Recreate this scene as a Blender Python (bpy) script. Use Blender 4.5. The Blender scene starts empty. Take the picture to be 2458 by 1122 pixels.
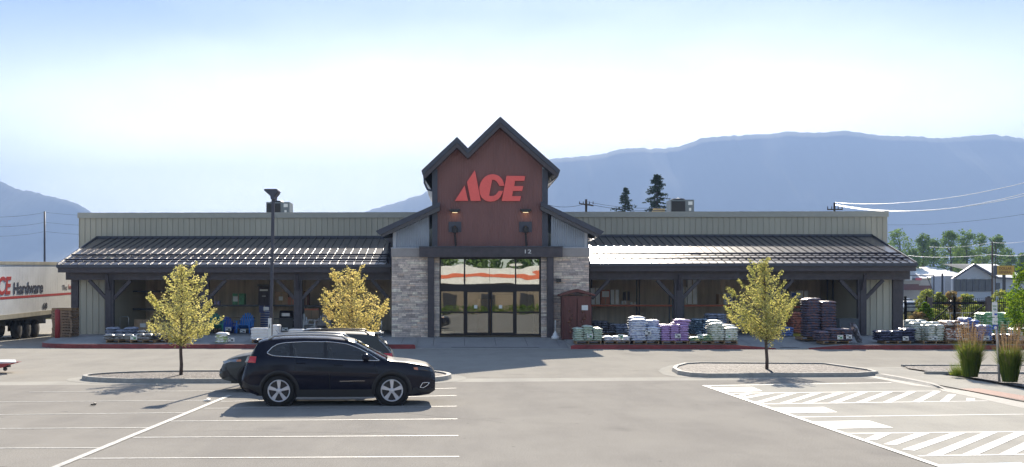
import bpy, bmesh, math, random
from mathutils import Vector, Matrix, noise as mnoise
random.seed(7)
HAZE_D = 0.00023
S = bpy.context.scene
COL = S.collection
R = math.radians
# ---------------------------------------------------------------- camera
FW, FH = 2458.0, 1122.0
F = 2655.0; PX = 1030.0; HY = 705.0; PSI = math.atan(70.0/2655.0); HC = 2.7
cam_d = bpy.data.cameras.new('camera'); cam = bpy.data.objects.new('camera', cam_d); COL.objects.link(cam)
cam.location = (0, 0, HC); cam.rotation_euler = (math.pi/2, 0, PSI)
cam_d.sensor_width = 36; cam_d.lens = 36*F/FW
cam_d.shift_x = (FW/2-PX)/FW; cam_d.shift_y = (HY-FH/2)/FW
cam_d.clip_start = 0.1; cam_d.clip_end = 40000
S.camera = cam
# ---------------------------------------------------------------- light
SUN_EL = R(32.0); SUN_AZ = math.atan(0.126)      # azimuth measured from +Y towards +X
sun_dir = Vector((math.cos(SUN_EL)*math.sin(SUN_AZ), math.cos(SUN_EL)*math.cos(SUN_AZ), math.sin(SUN_EL)))
sl = bpy.data.lights.new('sun', 'SUN'); so = bpy.data.objects.new('sun', sl); COL.objects.link(so)
sl.energy = 5.0; sl.angle = R(0.53); sl.color = (1.0, 0.90, 0.76)
so.rotation_euler = (-sun_dir).to_track_quat('-Z', 'Y').to_euler()
so.location = (20, 60, 60)
S.view_settings.view_transform = 'Standard'
try: S.view_settings.look = 'None'
except Exception: pass
S.view_settings.exposure = 1.55; S.view_settings.gamma = 1.0
W = bpy.data.worlds.new("World"); S.world = W; W.use_nodes = True
nt = W.node_tree; nt.nodes.clear()
out = nt.nodes.new('ShaderNodeOutputWorld'); bg = nt.nodes.new('ShaderNodeBackground')
sky = nt.nodes.new('ShaderNodeTexSky'); sky.sky_type = 'NISHITA'; sky.sun_disc = False
sky.sun_elevation = SUN_EL; sky.sun_rotation = SUN_AZ
sky.altitude = 900; sky.air_density = 1.0; sky.dust_density = 0.6; sky.ozone_density = 1.6
bg.inputs[1].default_value = 0.05
tc = nt.nodes.new('ShaderNodeTexCoord')
mp = nt.nodes.new('ShaderNodeMapping'); mp.inputs['Scale'].default_value = (1.0, 1.0, 3.2)
nz = nt.nodes.new('ShaderNodeTexNoise'); nz.inputs['Scale'].default_value = 2.3; nz.inputs['Detail'].default_value = 7; nz.inputs['Roughness'].default_value = 0.55
cr = nt.nodes.new('ShaderNodeValToRGB'); cr.color_ramp.elements[0].position = 0.47; cr.color_ramp.elements[1].position = 0.74
mx = nt.nodes.new('ShaderNodeMix'); mx.data_type = 'RGBA'
nt.links.new(tc.outputs['Generated'], mp.inputs[0]); nt.links.new(mp.outputs[0], nz.inputs['Vector'])
nt.links.new(nz.outputs[0], cr.inputs[0])
mm = nt.nodes.new('ShaderNodeMath'); mm.operation = 'MULTIPLY'; mm.inputs[1].default_value = 0.13
vm = nt.nodes.new('ShaderNodeVectorMath'); vm.operation = 'DOT_PRODUCT'; vm.inputs[1].default_value = Vector((0.06, 1.0, 0.12)).normalized()
nrm = nt.nodes.new('ShaderNodeVectorMath'); nrm.operation = 'NORMALIZE'; nt.links.new(tc.outputs['Generated'], nrm.inputs[0]); nt.links.new(nrm.outputs[0], vm.inputs[0])
mr = nt.nodes.new('ShaderNodeMapRange'); mr.interpolation_type = 'SMOOTHSTEP'; mr.inputs['From Min'].default_value = 0.78; mr.inputs['From Max'].default_value = 0.998; mr.inputs['To Max'].default_value = 0.9
nt.links.new(vm.outputs['Value'], mr.inputs['Value'])
nt.links.new(cr.outputs[0], mm.inputs[0])
# thin bright cirrus veil below the sun: noise clouds plus a soft veil
n2 = nt.nodes.new('ShaderNodeMath'); n2.operation = 'MULTIPLY_ADD'; n2.inputs[1].default_value = 0.7; n2.inputs[2].default_value = 0.62
nt.links.new(nz.outputs[0], n2.inputs[0])
sx = nt.nodes.new('ShaderNodeSeparateXYZ'); nt.links.new(nrm.outputs[0], sx.inputs[0])
me_ = nt.nodes.new('ShaderNodeMapRange'); me_.interpolation_type = 'SMOOTHSTEP'; me_.inputs['From Min'].default_value = 0.12; me_.inputs['From Max'].default_value = 0.255; me_.inputs['To Min'].default_value = 1.0; me_.inputs['To Max'].default_value = 0.012
nt.links.new(sx.outputs[2], me_.inputs['Value'])
mv = nt.nodes.new('ShaderNodeMath'); mv.operation = 'MULTIPLY'; nt.links.new(mr.outputs[0], mv.inputs[0]); nt.links.new(me_.outputs[0], mv.inputs[1])
n3 = nt.nodes.new('ShaderNodeMath'); n3.operation = 'MULTIPLY'; nt.links.new(n2.outputs[0], n3.inputs[0]); nt.links.new(mv.outputs[0], n3.inputs[1])
n4 = nt.nodes.new('ShaderNodeMath'); n4.operation = 'ADD'; n4.use_clamp = True; nt.links.new(mm.outputs[0], n4.inputs[0]); nt.links.new(n3.outputs[0], n4.inputs[1])
nt.links.new(n4.outputs[0], mx.inputs[0])
nt.links.new(sky.outputs[0], mx.inputs[6]); mx.inputs[7].default_value = (31.0, 30.7, 30.2, 1)
nt.links.new(mx.outputs[2], bg.inputs[0]); nt.links.new(bg.outputs[0], out.inputs[0])

# ---------------------------------------------------------------- photo geometry helpers
def ray(px, py):
    u = (px-PX)/F; v = -(py-HY)/F
    return (u*math.cos(PSI)-math.sin(PSI), u*math.sin(PSI)+math.cos(PSI), v)
def G(px, py, z=0.0):
    d = ray(px, py); t = (z-HC)/d[2]
    return Vector((d[0]*t, d[1]*t, z))
def P(px, py, Y):
    d = ray(px, py); t = Y/d[1]
    return Vector((d[0]*t, Y, HC+d[2]*t))
def PXx(px, Y): return P(px, 705, Y).x
def PZ(py, Y, px=1100): return P(px, py, Y).z
# ---------------------------------------------------------------- materials
def srgb(r, g, b):
    f = lambda c: (c/255/12.92) if c/255 <= .04045 else ((c/255+.055)/1.055)**2.4
    return (f(r), f(g), f(b))
def mat(name, col, rough=.6, metal=0.0, var=.12, vscale=3.0, bump=0.0, bscale=40.0, coat=0.0, col2=None, dirt=0.0, spec=.5, stretch=None, emit=None):
    m = bpy.data.materials.new(name); m.use_nodes = True
    n = m.node_tree.nodes; l = m.node_tree.links
    b = n['Principled BSDF']
    b.inputs['Roughness'].default_value = rough; b.inputs['Metallic'].default_value = metal
    b.inputs['Specular IOR Level'].default_value = spec
    if coat: b.inputs['Coat Weight'].default_value = coat; b.inputs['Coat Roughness'].default_value = .03
    t = n.new('ShaderNodeTexCoord'); mpp = n.new('ShaderNodeMapping')
    if stretch: mpp.inputs['Scale'].default_value = stretch
    l.new(t.outputs['Object'], mpp.inputs[0])
    nz = n.new('ShaderNodeTexNoise'); nz.inputs['Scale'].default_value = vscale; nz.inputs['Detail'].default_value = 6; nz.inputs['Roughness'].default_value = .6
    l.new(mpp.outputs[0], nz.inputs['Vector'])
    c2 = col2 if col2 else tuple(min(1, c*(1+var)) for c in col)
    c1 = col if col2 else tuple(c*(1-var) for c in col)
    r = n.new('ShaderNodeValToRGB'); r.color_ramp.elements[0].position = .32; r.color_ramp.elements[1].position = .68
    r.color_ramp.elements[0].color = (*c1, 1); r.color_ramp.elements[1].color = (*c2, 1)
    l.new(nz.outputs[0], r.inputs[0]); last = r.outputs[0]
    if dirt:
        n2 = n.new('ShaderNodeTexNoise'); n2.inputs['Scale'].default_value = vscale*.23; n2.inputs['Detail'].default_value = 8
        l.new(mpp.outputs[0], n2.inputs['Vector'])
        r2 = n.new('ShaderNodeValToRGB'); r2.color_ramp.elements[0].position = .42; r2.color_ramp.elements[1].position = .62
        r2.color_ramp.elements[0].color = (1-dirt,)*3+(1,); r2.color_ramp.elements[1].color = (1, 1, 1, 1)
        l.new(n2.outputs[0], r2.inputs[0])
        mx = n.new('ShaderNodeMix'); mx.data_type = 'RGBA'; mx.blend_type = 'MULTIPLY'; mx.inputs[0].default_value = 1
        l.new(last, mx.inputs[6]); l.new(r2.outputs[0], mx.inputs[7]); last = mx.outputs[2]
    l.new(last, b.inputs['Base Color'])
    if bump:
        n3 = n.new('ShaderNodeTexNoise'); n3.inputs['Scale'].default_value = bscale; n3.inputs['Detail'].default_value = 4
        l.new(mpp.outputs[0], n3.inputs['Vector'])
        bp = n.new('ShaderNodeBump'); bp.inputs['Strength'].default_value = bump; bp.inputs['Distance'].default_value = .02
        l.new(n3.outputs[0], bp.inputs['Height']); l.new(bp.outputs[0], b.inputs['Normal'])
    if emit:
        b.inputs['Emission Color'].default_value = (*emit[0], 1); b.inputs['Emission Strength'].default_value = emit[1]
    return m
def leaf_mat(name, c1, c2, c3, tr=.45, scale=2.5):
    m = bpy.data.materials.new(name); m.use_nodes = True
    n = m.node_tree.nodes; l = m.node_tree.links; n.clear()
    o = n.new('ShaderNodeOutputMaterial'); d = n.new('ShaderNodeBsdfDiffuse'); t = n.new('ShaderNodeBsdfTranslucent'); x = n.new('ShaderNodeMixShader')
    g = n.new('ShaderNodeNewGeometry')
    r = n.new('ShaderNodeValToRGB'); r.color_ramp.elements.new(.5)
    for e, c, p in zip(r.color_ramp.elements, (c1, c2, c3), (0.1, .5, .9)): e.color = (*c, 1); e.position = p
    tc = n.new('ShaderNodeTexCoord'); nz = n.new('ShaderNodeTexNoise'); nz.inputs['Scale'].default_value = scale; nz.inputs['Detail'].default_value = 3
    l.new(tc.outputs['Object'], nz.inputs['Vector'])
    a = n.new('ShaderNodeMath'); a.operation = 'ADD'; s = n.new('ShaderNodeMath'); s.operation = 'MULTIPLY_ADD'; s.inputs[1].default_value = .55; s.inputs[2].default_value = -.27
    l.new(g.outputs['Random Per Island'], s.inputs[0]); l.new(s.outputs[0], a.inputs[0]); l.new(nz.outputs[0], a.inputs[1])
    l.new(a.outputs[0], r.inputs[0]); l.new(r.outputs[0], d.inputs[0])
    sc = n.new('ShaderNodeMix'); sc.data_type = 'RGBA'; sc.blend_type = 'MULTIPLY'; sc.inputs[0].default_value = 1; sc.inputs[7].default_value = (1.2, 1.12, .72, 1)
    l.new(r.outputs[0], sc.inputs[6]); l.new(sc.outputs[2], t.inputs[0])
    x.inputs[0].default_value = tr; l.new(d.outputs[0], x.inputs[1]); l.new(t.outputs[0], x.inputs[2]); l.new(x.outputs[0], o.inputs[0])
    return m
def bag_mat(name, base, print_, amount=.5, rough=.4, scale=7.0):
    m = bpy.data.materials.new(name); m.use_nodes = True
    n = m.node_tree.nodes; l = m.node_tree.links; b = n['Principled BSDF']
    b.inputs['Roughness'].default_value = rough
    t = n.new('ShaderNodeTexCoord'); mpp = n.new('ShaderNodeMapping'); mpp.inputs['Scale'].default_value = (1, 1, 2.2)
    oi = n.new('ShaderNodeObjectInfo'); ad = n.new('ShaderNodeVectorMath'); ad.operation = 'ADD'
    cb = n.new('ShaderNodeCombineXYZ'); ml = n.new('ShaderNodeMath'); ml.operation = 'MULTIPLY'; ml.inputs[1].default_value = 37
    l.new(oi.outputs['Random'], ml.inputs[0]); l.new(ml.outputs[0], cb.inputs[0]); l.new(ml.outputs[0], cb.inputs[1])
    l.new(t.outputs['Object'], mpp.inputs[0]); l.new(mpp.outputs[0], ad.inputs[0]); l.new(cb.outputs[0], ad.inputs[1])
    nz = n.new('ShaderNodeTexNoise'); nz.inputs['Scale'].default_value = scale; nz.inputs['Detail'].default_value = 2
    l.new(ad.outputs[0], nz.inputs['Vector'])
    r = n.new('ShaderNodeValToRGB'); p = .62-.24*amount
    r.color_ramp.elements[0].position = p; r.color_ramp.elements[1].position = p+.06
    r.color_ramp.elements[0].color = (*base, 1); r.color_ramp.elements[1].color = (*print_, 1)
    l.new(nz.outputs[0], r.inputs[0]); l.new(r.outputs[0], b.inputs['Base Color'])
    n3 = n.new('ShaderNodeTexNoise'); n3.inputs['Scale'].default_value = 14; l.new(ad.outputs[0], n3.inputs['Vector'])
    bp = n.new('ShaderNodeBump'); bp.inputs['Strength'].default_value = .5; bp.inputs['Distance'].default_value = .03
    l.new(n3.outputs[0], bp.inputs['Height']); l.new(bp.outputs[0], b.inputs['Normal'])
    return m
# ---------------------------------------------------------------- mesh builder
WL = {}
def wl(o):
    v = Vector((0, 0, 0))
    while o is not None:
        v += Vector(WL.get(o.name, (0, 0, 0))); o = o.parent
    return v
class MB:
    def __init__(s): s.v = []; s.f = []; s.mi = []; s.cur = 0; s.sm = []; s.smooth = False
    def add(s, vs, fs):
        o = len(s.v); s.v += [tuple(p) for p in vs]
        for f in fs: s.f.append(tuple(o+i for i in f)); s.mi.append(s.cur); s.sm.append(s.smooth)
        return s
    def box(s, x0, x1, y0, y1, z0, z1):
        if x0 > x1: x0, x1 = x1, x0
        if y0 > y1: y0, y1 = y1, y0
        if z0 > z1: z0, z1 = z1, z0
        return s.add([(x0,y0,z0),(x1,y0,z0),(x1,y1,z0),(x0,y1,z0),(x0,y0,z1),(x1,y0,z1),(x1,y1,z1),(x0,y1,z1)],
              [(0,3,2,1),(4,5,6,7),(0,1,5,4),(1,2,6,5),(2,3,7,6),(3,0,4,7)])
    def cbox(s, c, d, rz=0, ry=0, rx=0):
        m = Matrix.Rotation(rz, 3, 'Z') @ Matrix.Rotation(ry, 3, 'Y') @ Matrix.Rotation(rx, 3, 'X')
        vs = [Vector(c)+m @ Vector((a*d[0]/2, b*d[1]/2, e*d[2]/2)) for e in (-1, 1) for a, b in ((-1,-1),(1,-1),(1,1),(-1,1))]
        return s.add(vs, [(0,3,2,1),(4,5,6,7),(0,1,5,4),(1,2,6,5),(2,3,7,6),(3,0,4,7)])
    def bar(s, p0, p1, w, h=None, up=(0,0,1)):
        h = h or w; p0 = Vector(p0); p1 = Vector(p1); d = (p1-p0).normalized(); up = Vector(up)
        if abs(d.dot(up)) > .98: up = Vector((0, 1, 0))
        a = d.cross(up).normalized()*w/2; b = a.cross(d).normalized()*h/2
        vs = [q+i*a+j*b for q in (p0, p1) for i, j in ((-1,-1),(1,-1),(1,1),(-1,1))]
        return s.add(vs, [(0,1,2,3),(7,6,5,4),(0,4,5,1),(1,5,6,2),(2,6,7,3),(3,7,4,0)])
    def tube(s, pts, r, n=8, cap=True):
        pts = [Vector(p) for p in pts]; rs = r if isinstance(r, (list, tuple)) else [r]*len(pts)
        vs = []; prev = None
        for i, p in enumerate(pts):
            d = (pts[min(i+1, len(pts)-1)]-pts[max(i-1, 0)]).normalized()
            u = prev if prev is not None else (Vector((1,0,0)) if abs(d.x) < .9 else Vector((0,1,0)))
            a = (u-d*u.dot(d)); a = a.normalized() if a.length > 1e-6 else d.orthogonal().normalized()
            prev = a; b = d.cross(a)
            for k in range(n):
                t = 2*math.pi*k/n; vs.append(p+(a*math.cos(t)+b*math.sin(t))*rs[i])
        fs = [(i*n+k, i*n+(k+1) % n, (i+1)*n+(k+1) % n, (i+1)*n+k) for i in range(len(pts)-1) for k in range(n)]
        if cap: fs.append(tuple(range(n-1, -1, -1))); fs.append(tuple(range((len(pts)-1)*n, len(pts)*n)))
        return s.add(vs, fs)
    def lathe(s, prof, n=24, axis='Z', c=(0,0,0)):
        vs = []
        for r, h in prof:
            for k in range(n):
                t = 2*math.pi*k/n; a, b = r*math.cos(t), r*math.sin(t)
                vs.append(Vector(c)+Vector((a, b, h) if axis == 'Z' else (a, h, b) if axis == 'Y' else (h, a, b)))
        m = len(prof); sgn = 1 if axis != 'Y' else -1
        fs = [(i*n+k, i*n+(k+1) % n, (i+1)*n+(k+1) % n, (i+1)*n+k)[::sgn] for i in range(m-1) for k in range(n)]
        fs.append(tuple(range(n))[::-sgn]); fs.append(tuple(range((m-1)*n, m*n))[::sgn])
        return s.add(vs, fs)
    def prism(s, poly, lo, hi, axis='Z'):      # poly: 2D points; axis Z: (x,y); Y: (x,z); X: (y,z)
        def mk(a, b, h): return (a, b, h) if axis == 'Z' else (a, h, b) if axis == 'Y' else (h, a, b)
        n = len(poly)
        ar = sum(poly[i][0]*poly[(i+1) % n][1]-poly[(i+1) % n][0]*poly[i][1] for i in range(n))
        if (ar < 0) != (axis == 'Y'): poly = poly[::-1]
        vs = [mk(a, b, lo) for a, b in poly]+[mk(a, b, hi) for a, b in poly]
        fs = [tuple(range(n-1, -1, -1)), tuple(range(n, 2*n))]+[(i, (i+1) % n, n+(i+1) % n, n+i) for i in range(n)]
        return s.add(vs, fs)
    def sheet(s, pts): return s.add(pts, [tuple(range(len(pts)))])
    def build(s, name, mats, parent=None, local=False, bevel=0):
        me = bpy.data.meshes.new(name); off = Vector((0,0,0)) if (local or parent is None) else wl(parent)
        me.from_pydata([Vector(p)-off for p in s.v], [], s.f)
        for m in (mats if isinstance(mats, (list, tuple)) else [mats]): me.materials.append(m)
        for p, i, q in zip(me.polygons, s.mi, s.sm): p.material_index = i; p.use_smooth = q
        bm = bmesh.new(); bm.from_mesh(me)
        big = [f for f in bm.faces if len(f.verts) > 4]
        if big: bmesh.ops.triangulate(bm, faces=big)
        bm.to_mesh(me); bm.free()
        me.update(); o = bpy.data.objects.new(name, me); COL.objects.link(o)
        if parent is not None: o.parent = parent
        if bevel:
            b = o.modifiers.new('bevel', 'BEVEL'); b.width = bevel; b.segments = 2; b.limit_method = 'ANGLE'
        return o
def tag(o, label=None, cat=None, group=None, kind=None):
    if label: o['label'] = label
    if cat: o['category'] = cat
    if group: o['group'] = group
    if kind: o['kind'] = kind
    return o
def thing(name, loc, label, cat, group=None, rz=0):
    o = bpy.data.objects.new(name, None); o.location = loc; o.rotation_euler = (0, 0, rz); COL.objects.link(o)
    o.empty_display_size = .2
    if rz == 0: WL[o.name] = tuple(loc)
    return tag(o, label, cat, group)
def struct(name, mb, m): return tag(mb.build(name, m), kind='structure')
def copy_tree(o, parent=None):
    c = o.copy(); COL.objects.link(c); c.parent = parent
    for ch in list(o.children): copy_tree(ch, c)
    return c
def text_mesh(body, size, depth, bold=.0, shear=0.0, sx=1.0):
    cu = bpy.data.curves.new('lettering', 'FONT'); cu.body = body; cu.size = size; cu.extrude = depth/2; cu.offset = bold; cu.shear = shear
    cu.resolution_u = 4
    o = bpy.data.objects.new('lettering', cu); COL.objects.link(o)
    bpy.context.view_layer.update()
    me = bpy.data.meshes.new_from_object(o.evaluated_get(bpy.context.evaluated_depsgraph_get()))
    bpy.data.objects.remove(o); bpy.data.curves.remove(cu)
    return [(v.co.x*sx, v.co.y, v.co.z) for v in me.vertices], [tuple(p.vertices) for p in me.polygons]
def put_text(mb, body, size, depth, origin, right=(1,0,0), up=(0,0,1), bold=0, shear=0, sx=1.0, height=None, width=None):
    v, f = text_mesh(body, size, depth, bold, shear, sx)
    r = Vector(right); u = Vector(up); nrm = r.cross(u)
    kx = ky = 1
    x0 = min(p[0] for p in v); x1 = max(p[0] for p in v); y0 = min(p[1] for p in v); y1 = max(p[1] for p in v)
    if width: kx = width/(x1-x0)
    if height: ky = height/(y1-y0)
    mb.add([Vector(origin)+r*((p[0]-x0)*kx)+u*((p[1]-y0)*ky)+nrm*p[2] for p in v], f)
# ================================================================ MATERIALS
def ground_mat(name, c1, c2, fine=60, stain=.12, rough=.85, patch=.35, bumpy=.25, lines=None):
    m = bpy.data.materials.new(name); m.use_nodes = True
    n = m.node_tree.nodes; l = m.node_tree.links; b = n['Principled BSDF']; b.inputs['Roughness'].default_value = rough
    b.inputs['Specular IOR Level'].default_value = 0.0
    t = n.new('ShaderNodeTexCoord')
    def nz(sc, det, st=None):
        q = n.new('ShaderNodeTexNoise'); q.inputs['Scale'].default_value = sc; q.inputs['Detail'].default_value = det; q.inputs['Roughness'].default_value = .65
        if st:
            mp = n.new('ShaderNodeMapping'); mp.inputs['Scale'].default_value = st; l.new(t.outputs['Object'], mp.inputs[0]); l.new(mp.outputs[0], q.inputs['Vector'])
        else: l.new(t.outputs['Object'], q.inputs['Vector'])
        return q
    a = nz(fine, 3); bb = nz(patch, 7, (1, 1.0, 1)); c = nz(.9, 9, (1, .25, 1))
    r = n.new('ShaderNodeValToRGB'); r.color_ramp.elements[0].color = (*c1, 1); r.color_ramp.elements[1].color = (*c2, 1)
    r.color_ramp.elements[0].position = .3; r.color_ramp.elements[1].position = .7
    l.new(a.outputs[0], r.inputs[0])
    def ov(prev, src, lo, hi, d):
        rr = n.new('ShaderNodeValToRGB'); rr.color_ramp.elements[0].position = lo; rr.color_ramp.elements[1].position = hi
        rr.color_ramp.elements[0].color = (1-d, 1-d, 1-d*.92, 1); rr.color_ramp.elements[1].color = (1, 1, 1, 1)
        l.new(src, rr.inputs[0]); x = n.new('ShaderNodeMix'); x.data_type = 'RGBA'; x.blend_type = 'MULTIPLY'; x.inputs[0].default_value = 1
        l.new(prev, x.inputs[6]); l.new(rr.outputs[0], x.inputs[7]); return x.outputs[2]
    last = ov(r.outputs[0], bb.outputs[0], .35, .6, stain); last = ov(last, c.outputs[0], .38, .55, stain*.8)
    sp = nz(3.5, 2); last = ov(last, sp.outputs[0], .24, .29, .35)
    vo = n.new('ShaderNodeTexVoronoi'); vo.inputs['Scale'].default_value = .42
    dn = nz(2.2, 4); va = n.new('ShaderNodeMath'); va.operation = 'MULTIPLY_ADD'; va.inputs[1].default_value = .35; l.new(t.outputs['Object'], vo.inputs['Vector'])
    l.new(dn.outputs[0], va.inputs[0]); l.new(vo.outputs['Distance'], va.inputs[2]); last = ov(last, va.outputs[0], .20, .36, stain*1.3)
    l.new(last, b.inputs['Base Color'])
    bp = n.new('ShaderNodeBump'); bp.inputs['Strength'].default_value = bumpy; bp.inputs['Distance'].default_value = .01
    l.new(a.outputs[0], bp.inputs['Height']); l.new(bp.outputs[0], b.inputs['Normal'])
    return m
def gravel_mat():
    m = bpy.data.materials.new('gravel'); m.use_nodes = True
    n = m.node_tree.nodes; l = m.node_tree.links; b = n['Principled BSDF']; b.inputs['Roughness'].default_value = .8
    t = n.new('ShaderNodeTexCoord'); v = n.new('ShaderNodeTexVoronoi'); v.inputs['Scale'].default_value = 14
    l.new(t.outputs['Object'], v.inputs['Vector'])
    r = n.new('ShaderNodeValToRGB'); r.color_ramp.elements.new(.5)
    for e, c, p in zip(r.color_ramp.elements, ((.03,.026,.025), (.09,.076,.072), (.20,.175,.165)), (.15, .5, .85)): e.color = (*c, 1); e.position = p
    sep = n.new('ShaderNodeSeparateColor'); l.new(v.outputs['Color'], sep.inputs[0]); l.new(sep.outputs[0], r.inputs[0])
    l.new(r.outputs[0], b.inputs['Base Color'])
    bp = n.new('ShaderNodeBump'); bp.inputs['Strength'].default_value = 1; bp.inputs['Distance'].default_value = .04; bp.invert = True
    l.new(v.outputs['Distance'], bp.inputs['Height']); l.new(bp.outputs[0], b.inputs['Normal'])
    return m
M = dict(
 lot=ground_mat('lot_asphalt', (.235,.222,.200), (.395,.377,.345), fine=42, stain=.10),
 road=ground_mat('road_asphalt', (.31,.295,.262), (.40,.38,.34), fine=36, stain=.09),
 concrete=ground_mat('concrete', (.40,.385,.345), (.47,.455,.41), fine=20, stain=.10, patch=.5),
 walk=ground_mat('walk_concrete', (.33,.325,.31), (.41,.40,.385), fine=20, stain=.12),
 field=ground_mat('field', (.07,.085,.03), (.15,.14,.07), fine=.05, stain=.2, bumpy=0),
 gravel=gravel_mat(),
 kerb=mat('kerb_concrete', (.32,.31,.285), .8, var=.15, vscale=6, bump=.2),
 redkerb=mat('kerb_red_paint', (.26,.035,.035), .55, var=.25, vscale=5, dirt=.25),
 paint=mat('line_paint', (.36,.35,.32), .6, col2=(.66,.65,.61), vscale=11, dirt=.1),
 paint_new=mat('fresh_paint', (.60,.59,.56), .6, col2=(.78,.78,.76), vscale=12),
 bluepaint=mat('blue_paint', (.45,.62,.80), .55, var=.08, vscale=5),
 tactile=mat('tactile_red', (.20,.085,.06), .7, bump=.6, bscale=25),
 drain=mat('drain_steel', (.07,.06,.07), .5, metal=.5, bump=.5, bscale=30),
 siding=mat('tan_siding', (.52,.485,.39), .6, var=.07, vscale=.7, dirt=.10, stretch=(1,1,.25)),
 siding2=mat('recess_siding', (.66,.57,.47), .6, var=.22, vscale=1.5, stretch=(2,1,.15)),
 flash=mat('parapet_flashing', (.42,.41,.36), .4, var=.05),
 under=mat('soffit_board', (.55,.50,.45), .8), dark=mat('dark_timber', (.070,.059,.068), .55, var=.2, vscale=4, stretch=(1,1,1)),
 railm=mat('rail_dark', (.03,.03,.05), .9, spec=.1), darkmetal=mat('dark_trim', (.055,.06,.085), .4, var=.1, metal=.2),
 roofm=mat('canopy_roof_metal', (.065,.060,.070), .26, metal=.3, spec=.45, var=.06, vscale=1.2, bump=.05, bscale=3),
 rust=mat('rust_corrugated', (.215,.10,.092), .6, metal=.0, var=.10, vscale=1.5, dirt=.10, stretch=(1,1,.3)),
 zinc=mat('zinc_corrugated', (.26,.29,.35), .4, metal=.3, var=.12, vscale=1.2),
 trim=mat('pale_trim', (.45,.46,.50), .5, var=.05),
 soffit=mat('soffit', (.55,.55,.56), .4, metal=.2),
 lintel=mat('stone_cap', (.36,.33,.32), .7, var=.08, bump=.2),
 black=mat('black_metal', (.018,.018,.022), .4, var=.1),
 frame=mat('door_frame_bronze', (.015,.014,.018), .35, metal=.4),
 signred=mat('sign_red', (.70,.13,.11), .45, var=.04, emit=((.75,.05,.06), .05)),
 white=mat('white_plastic', (.75,.75,.74), .4, var=.05),
 paper=mat('white_card', (.72,.74,.74), .5, var=.04),
 ink=mat('dark_ink', (.03,.04,.06), .5), redink=mat('red_ink', (.55,.04,.04), .5),
 blueink=mat('blue_sign', (.02,.09,.42), .4), greenink=mat('green_ink', (.03,.25,.08), .5),
 wood=mat('pallet_wood', (.30,.19,.10), .8, var=.3, vscale=6, bump=.3, bscale=20, stretch=(1,4,4)),
 oldwood=mat('weathered_pallet_wood', (.30,.20,.13), .8, var=.35, vscale=5, bump=.3, bscale=20),
 redwood=mat('red_stained_wood', (.135,.042,.035), .5, var=.25, vscale=4, stretch=(3,3,.4)),
 carton=mat('carton', (.45,.31,.20), .8, var=.12, vscale=3), 
 cartonred=mat('printed_carton', (.50,.20,.13), .7, var=.15),
 orange=mat('rack_orange', (.60,.16,.08), .5, var=.12),
 steel=mat('galvanised_steel', (.42,.43,.44), .38, metal=.7, var=.1),
 chrome=mat('chrome', (.75,.76,.78), .12, metal=1.0, var=.02),
 bark=mat('bark', (.105,.075,.062), .9, var=.3, vscale=12, bump=.6, bscale=30),
 darkbark=mat('dark_bark', (.06,.045,.035), .9, var=.3, bump=.5),
 rubber=mat('rubber', (.012,.012,.013), .75, var=.2, vscale=10),
 cladding=mat('plastic_cladding', (.018,.018,.02), .6),
 mountain=mat('forest_slope', (.016,.030,.020), .95, col2=(.05,.065,.05), vscale=.006, dirt=.5),
 lampglow=mat('lamp_glow', (.9,.8,.6), .4, emit=((1,.78,.45), .35)),
 tube=mat('fluorescent_tube', (.9,.9,.8), .4, emit=((1,.97,.80), 2.2)),
 interior=mat('shop_interior', (.10,.10,.085), .8, var=.4, vscale=1.2),
)
def glass_mat(name, tint=(.06,.07,.07), refl=.5, rough=.015, wav=.0, trans=.5):
    m = bpy.data.materials.new(name); m.use_nodes = True
    n = m.node_tree.nodes; l = m.node_tree.links; n.clear()
    o = n.new('ShaderNodeOutputMaterial'); g = n.new('ShaderNodeBsdfGlossy'); t = n.new('ShaderNodeBsdfTransparent'); x = n.new('ShaderNodeMixShader')
    g.inputs['Roughness'].default_value = rough; g.inputs['Color'].default_value = (.95,.97,.96,1)
    t.inputs['Color'].default_value = (*tint, 1)
    fr = n.new('ShaderNodeFresnel'); fr.inputs[0].default_value = 1.5
    ma = n.new('ShaderNodeMath'); ma.operation = 'ADD'; ma.use_clamp = True; ma.inputs[1].default_value = refl
    l.new(fr.outputs[0], ma.inputs[0]); l.new(ma.outputs[0], x.inputs[0])
    if wav:
        tc = n.new('ShaderNodeTexCoord'); q = n.new('ShaderNodeTexNoise'); q.inputs['Scale'].default_value = 1.1; q.inputs['Detail'].default_value = 1
        mp = n.new('ShaderNodeMapping'); mp.inputs['Scale'].default_value = (.6,1,1.2); l.new(tc.outputs['Object'], mp.inputs[0]); l.new(mp.outputs[0], q.inputs['Vector'])
        bp = n.new('ShaderNodeBump'); bp.inputs['Strength'].default_value = 1; bp.inputs['Distance'].default_value = wav
        l.new(q.outputs[0], bp.inputs['Height']); l.new(bp.outputs[0], g.inputs['Normal'])
    l.new(t.outputs[0], x.inputs[1]); l.new(g.outputs[0], x.inputs[2]); l.new(x.outputs[0], o.inputs[0])
    return m
M['shopglass'] = glass_mat('shop_glass', (.35,.38,.36), .24, .01, wav=.0022)
M['doorglass'] = glass_mat('door_glass', (.55,.58,.56), .16, .01, wav=.0012)
M['carglass'] = glass_mat('tinted_car_glass', (.22,.24,.28), .05, .01)
M['clearglass'] = glass_mat('clear_car_glass', (.45,.5,.5), .05, .01)

# ================================================================ GROUND
def gz(Y):
    if Y < 38: return 0.0
    if Y < 51.5: return .12*(Y-38)/13.5
    return .12
g = MB(); g.sheet([(-9000,-400,-.06),(9000,-400,-.06),(9000,9000,-.06),(-9000,9000,-.06)]); struct('ground', g, M['field'])
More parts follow.
